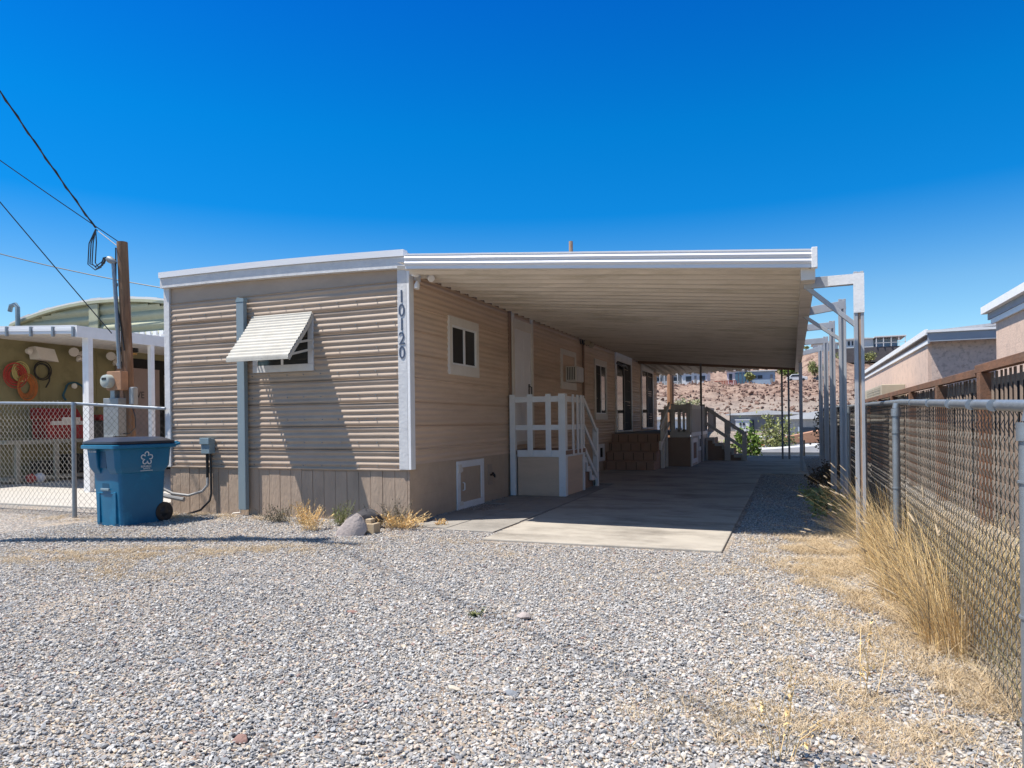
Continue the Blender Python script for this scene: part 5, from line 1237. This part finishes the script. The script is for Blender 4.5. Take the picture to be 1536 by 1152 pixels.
# --- dry grass
def blade(f, p, dirx, diry, h, lean, w, rnd, seg=4, droop=.5):
    """tapering bent blade as a narrow strip"""
    pts = []
    for i in range(seg + 1):
        t = i / seg; o = lean * (t ** 1.6); pts.append(Vector((p[0] + dirx * o, p[1] + diry * o, p[2] + h * (t - droop * t * t * .45))))
    sx, sy = -diry, dirx; o = len(f.v)
    ang = rnd.uniform(0, PI); sx, sy = math.cos(ang), math.sin(ang)
    for i, q in enumerate(pts):
        ww = w * (1 - i / seg * .85) / 2; f.v.append((q.x - sx * ww, q.y - sy * ww, q.z)); f.v.append((q.x + sx * ww, q.y + sy * ww, q.z))
    for i in range(seg): f.f.append((o + 2 * i, o + 2 * i + 1, o + 2 * i + 3, o + 2 * i + 2))
    return pts[-1], (pts[-1] - pts[-2]).normalized()
def tall_clump(lab, x, y, h, n, seed, bias=(-.3, -.1), m='straw', group='tall dry grass clumps along the fence', heads=16, spread=.16, w=.0045):
    rnd = random.Random(seed); t = thing('dry_grass_clump', lab, 'grass clump', (x, y, 0), group)
    f = MB(); hd = MB(); old = MB(); n = int(n * .8); h *= .80; x += .03
    for i in range(n):
        a = rnd.uniform(0, 2 * PI); rr = spread * math.sqrt(rnd.random()); dx = math.cos(a) * .75 + bias[0] + rnd.gauss(0, .25); dy = math.sin(a) * .75 + bias[1] + rnd.gauss(0, .25)
        hh = h * (.2 + .85 * rnd.random() ** 1.3); ln = hh * rnd.uniform(.1, .75)
        if rnd.random() < .22: hh *= .5; ln *= 1.6
        tip, d = blade(old if rnd.random() < .3 else f, (x + rr * math.cos(a), y + rr * math.sin(a) * 1.7, 0), dx, dy, hh, ln, w * rnd.uniform(.5, 1.3), rnd, 5, rnd.uniform(.3, 1.0))
        if i < heads:
            L = rnd.uniform(.05, .12); pr = [(0, .002), (L * .2, .005), (L * .6, .006), (L, .002)]
            lathe(hd, tip, d, pr, 6)
            for k in range(26):
                q = tip + d * L * rnd.random(); e = (d + Vector((rnd.gauss(0, .6), rnd.gauss(0, .6), rnd.gauss(0, .6)))).normalized()
                s2 = e.cross(Vector((0, 0, 1))).normalized() * .0009; hd.add([q - s2, q + s2, q + e * .022], [(0, 1, 2)])
    f.build('blades', m, t); old.build('old_blades', 'strawgrey', t); hd.build('seed_heads', 'seed', t)
    return t
tall_clump('largest dry grass clump leaning out at the middle of the chain-link fence', .84, 4.65, 1.15, 1500, 1, (-.12, -.02), heads=24, spread=.22)
tall_clump('dry grass clump just beyond the largest one by the fence', .80, 5.6, 1.1, 1300, 2, (-.14, -.02), heads=20, spread=.25)
tall_clump('dry grass clump at the foot of the round fence post', .80, 6.7, 1.2, 1500, 3, (-.18, 0), heads=20, spread=.26)
tall_clump('dry grass clump behind the nearest support post', .82, 7.9, 1.25, 1100, 4, (-.2, -.05), heads=16, spread=.22)
tall_clump('low dry grass clump between the first two support posts', .72, 9.3, .8, 500, 5, (-.5, -.1), heads=10, spread=.2)
tall_clump('dry grass clump behind the chain-link fence near its round post', 1.25, 6.3, 1.15, 900, 6, (-.1, 0), 'straw2', heads=10, spread=.35)
tall_clump('greenish dry grass clump behind the wire near the right edge', 1.25, 4.3, 1.0, 900, 7, (-.1, 0), 'straw2', heads=8, spread=.35)
tall_clump('greenish dry grass clump behind the wire in the middle', 1.25, 5.3, 1.05, 900, 8, (-.1, 0), 'straw2', heads=8, spread=.35)
tall_clump('sparse straw clump behind the wire at the lower right corner', 1.15, 3.4, .7, 500, 9, (-.1, 0), 'straw2', heads=4, spread=.3)
# a few long arching stalks
f = MB(); hd = MB(); rnd = random.Random(33)
ar = thing('arching_stalks', 'long arching straw stalks with seed heads reaching past the nearest support post', 'grass clump', (.75, 7.3, 0))
for i in range(16):
    a = rnd.uniform(-.5, .7); tip, d = blade(f, (.78 + rnd.uniform(-.1, .1), 7.2 + rnd.uniform(-.5, .6), 0), -1, a * .8, rnd.uniform(.6, 1.15), rnd.uniform(.2, .5), .005, rnd, 7, .6)
    L = rnd.uniform(.03, .09); lathe(hd, tip, d, [(0, .002), (L * .2, .005), (L * .7, .006), (L, .002)], 6)
f.build('stalks', 'straw', ar); hd.build('seed_heads', 'seed', ar)
# short ground grass: one uncountable cover
f = MB(); rnd = random.Random(44)
def patch(cx, cy, sx, sy, n, h, ang=0):
    k = 0; ca, sa = math.cos(ang), math.sin(ang)
    while k < n:
        u = rnd.gauss(0, 1); v = rnd.gauss(0, 1); x = cx + ca * u * sx - sa * v * sy; y = cy + sa * u * sx + ca * v * sy
        k += 1
        if blocked(x, y) or noise.noise(Vector((x * 3, y * 3, 2))) < -.05 and rnd.random() < .85: continue
        z0 = gz(x, y)
        for j in range(rnd.randint(3, 6)):
            a = rnd.uniform(0, 2 * PI); hh = h * rnd.uniform(.4, 1.1)
            blade(f, (x + rnd.gauss(0, .015), y + rnd.gauss(0, .015), z0 + .005), math.cos(a), math.sin(a), hh, hh * rnd.uniform(.5, 1.6), .0032, rnd, 2, .8)
patch(.40, 6.9, .28, .8, 4600, .07); patch(.1, 7.7, .28, .42, 1900, .065); patch(.5, 5.6, .22, .8, 1500, .06); patch(.78, 4.4, .12, .7, 500, .07); patch(.35, 4.2, .3, .4, 350, .05)
patch(.0, 6.4, .3, .35, 700, .05); patch(.65, 8.6, .25, .8, 900, .14); patch(.45, 3.3, .35, .3, 450, .06); patch(.0, 3.0, .5, .25, 260, .05); patch(.55, 3.9, .2, .4, 400, .06)
patch(-6.1, 5.4, 1.0, .25, 2600, .04, .45); patch(-6.5, 5.0, .7, .25, 1400, .04, .3); patch(-5.6, 4.5, .45, .2, 800, .04); patch(-5.0, 5.9, .5, .12, 500, .04, .4); patch(-7.3, 6.0, .8, .3, 500, .04); patch(-2.6, 6.4, .4, .2, 260, .035)
patch(1.5, 5, .3, 1.4, 3600, .26); patch(1.5, 8.5, .3, 2.0, 3000, .26); patch(1.4, 3.4, .25, .6, 1500, .22); patch(.84, 4.6, .13, .5, 900, .10); patch(.78, 6.2, .2, .8, 2600, .12); patch(.8, 7.8, .2, .5, 1200, .12); patch(.9, 3.5, .15, .4, 500, .08); patch(-8.6, 7.6, .5, .2, 900, .06); patch(-7.9, 7.85, .5, .08, 350, .06); patch(-6.9, 7.75, .6, .1, 350, .05); patch(-10.3, 7.5, .8, .15, 600, .05); patch(.75, 12, .15, 3, 700, .12); patch(-1.0, 5.6, .5, .3, 300, .035); patch(.3, 3.6, .35, .35, 900, .06); patch(-.1, 3.1, .4, .2, 500, .05); patch(-.6, 6.3, .6, .25, 350, .035); patch(.2, 4.9, .3, .5, 500, .05); patch(-3.6, 6.9, .5, .12, 250, .04)
struct(f.build('dead_grass', 'ground_grass'), 'stuff', 'short dead straw-coloured grass between the stones')
# countable weeds at the foot of the wall
def weed(lab, x, y, h, n, seed, m='straw', sp=.12, leaf=True):
    rnd = random.Random(seed); t = thing('dry_weed', lab, 'weed', (x, y, 0), 'dry weeds at the foot of the wall')
    f = MB(); g_ = MB()
    for i in range(n):
        a = rnd.uniform(0, 6.28); hh = h * rnd.uniform(.4, 1.1); p = Vector((x + rnd.gauss(0, sp * .4), y + rnd.gauss(0, sp * .3), -.01)); q = p + Vector((math.cos(a) * sp * rnd.random() * 1.4, math.sin(a) * sp, hh))
        mid = (p + q) / 2 + Vector((rnd.gauss(0, .02), rnd.gauss(0, .02), .02)); f.tube([p, mid, q], .0018, 3, cap=False)
        for k in range(9):
            u = p.lerp(q, rnd.uniform(.3, 1.05)); e = Vector((rnd.gauss(0, 1), rnd.gauss(0, 1), rnd.gauss(0, .7))).normalized(); e2 = e.cross(Vector((0, .3, 1))).normalized(); L = rnd.uniform(.008, .022)
            g_.add([u - e * L, u + e2 * L * .4, u + e * L, u - e2 * L * .4], [(0, 1, 2, 3)])
    f.build('stalks', m, t); g_.build('leaves', m if leaf else 'leafgrey', t); return t
weed('tall straw weed left of the boulders against the wall', -6.0, 7.55, .31, 50, 1)
weed('grey bushy weed far left of the boulders', -6.45, 7.6, .24, 70, 2, 'leafgrey', .2)
weed('yellow weed just left of the pale boulder', -5.55, 7.1, .28, 60, 3, 'straw', .16)
weed('olive weed touching the dark boulder', -5.45, 7.6, .30, 60, 4, 'leaf2', .16)
weed('wide straw weed right of the brick at the house corner', -4.55, 7.6, .20, 110, 5, 'straw', .26)
weed('grey weed behind the brick', -4.75, 7.75, .32, 80, 6, 'leafgrey', .2)
weed('small straw tuft beside the path edge', -4.2, 7.95, .10, 20, 7, 'straw', .08)
weed('small green tuft alone in the gravel', -1.99, 4.28, .05, 12, 8, 'leaf2', .05)
weed('thin standing stalk at the right of the gravel', .30, 3.65, .45, 5, 9, 'straw', .05)
weed('thin standing stalk near the bottom edge', -.05, 2.85, .35, 7, 10, 'straw', .08)
bush('dark_shrub', 'brown leafy shrub beside the far support posts', (.85, 19.5, 0), .35, .9, 1.6, 1500, .06, 'leafgrey', seed=20)
bush('dark_shrub', 'low brown shrub between the middle support posts', (.55, 14.0, 0), .3, .8, .45, 900, .05, 'twig', seed=21)
bush('dark_shrub', 'greenish low shrub behind the nearest support post', (.35, 10.4, 0), .3, .7, .35, 700, .05, 'leaf2', seed=22)

#%%LIGHT
# ------------------------------------------------------------------ light, sky, camera
LD = Vector((.42, .255, -1)).normalized()          # direction the sunlight travels
sun = bpy.data.lights.new('sun', 'SUN'); sun.energy = 5.0; sun.angle = R_(.55); sun.color = (1, .94, .86)
so = bpy.data.objects.new('sun', sun); COL.objects.link(so); so.rotation_euler = LD.to_track_quat('-Z', 'Y').to_euler(); so.location = (-10, -5, 30)
w = bpy.data.worlds.new('World'); scn.world = w; w.use_nodes = True; nt = w.node_tree; nt.nodes.clear()
sky = nt.nodes.new('ShaderNodeTexSky'); sky.sky_type = 'NISHITA'; sky.sun_disc = False
S = -LD; sky.sun_elevation = math.asin(S.z); sky.sun_rotation = math.atan2(S.x, S.y)
sky.altitude = 150; sky.air_density = 1.0; sky.dust_density = .3; sky.ozone_density = 2.5
gm = nt.nodes.new('ShaderNodeHueSaturation'); gm.inputs['Saturation'].default_value = 1.25; gm.inputs['Value'].default_value = 1
nt.links.new(sky.outputs[0], gm.inputs['Color'])
# polarised-looking blue: deepens with height; unseen overhead part warmed to neutralise fill light
tc = nt.nodes.new('ShaderNodeTexCoord'); sx_ = nt.nodes.new('ShaderNodeSeparateXYZ'); nt.links.new(tc.outputs['Generated'], sx_.inputs[0])
cr = nt.nodes.new('ShaderNodeValToRGB'); e = cr.color_ramp.elements
e[0].position = 0; e[0].color = (.95, .93, .9, 1); e[1].position = .85; e[1].color = (1.25, 1.05, .82, 1)
for q, c in ((.07, (.70, .80, .83)), (.17, (.56, .74, .80)), (.28, (.03, .57, .84)), (.38, (.008, .60, .88)), (.52, (.008, .48, .90)), (.66, (.9, .92, .8))):
    x_ = e.new(q); x_.color = c4(c)
nt.links.new(sx_.outputs[2], cr.inputs[0])
mx = nt.nodes.new('ShaderNodeMix'); mx.data_type = 'RGBA'; mx.blend_type = 'MULTIPLY'; mx.inputs['Factor'].default_value = 1
nt.links.new(gm.outputs[0], mx.inputs['A']); nt.links.new(cr.outputs[0], mx.inputs['B'])
bg = nt.nodes.new('ShaderNodeBackground'); bg.inputs['Strength'].default_value = .125; out = nt.nodes.new('ShaderNodeOutputWorld')
nt.links.new(mx.outputs['Result'], bg.inputs['Color']); nt.links.new(bg.outputs[0], out.inputs[0])

cam = bpy.data.cameras.new('camera'); co = bpy.data.objects.new('camera', cam); COL.objects.link(co)
cam.sensor_width = 36; cam.lens = 36 * 1050 / 1536; cam.shift_y = 58.5 / 1536; cam.clip_start = .05; cam.clip_end = 6000
co.location = (0, 0, 1.3)
co.rotation_euler = (Matrix.Rotation(R_(21.8), 3, 'Z') @ Matrix.Rotation(R_(90), 3, 'X') @ Matrix.Rotation(R_(-.7), 3, 'Z')).to_euler()
scn.camera = co
scn.view_settings.view_transform = 'Standard'; scn.view_settings.look = 'None'; scn.view_settings.exposure = .62; scn.view_settings.gamma = 1
scn.cycles.use_denoising = True
scn.cycles.max_bounces = 16; scn.cycles.diffuse_bounces = 12
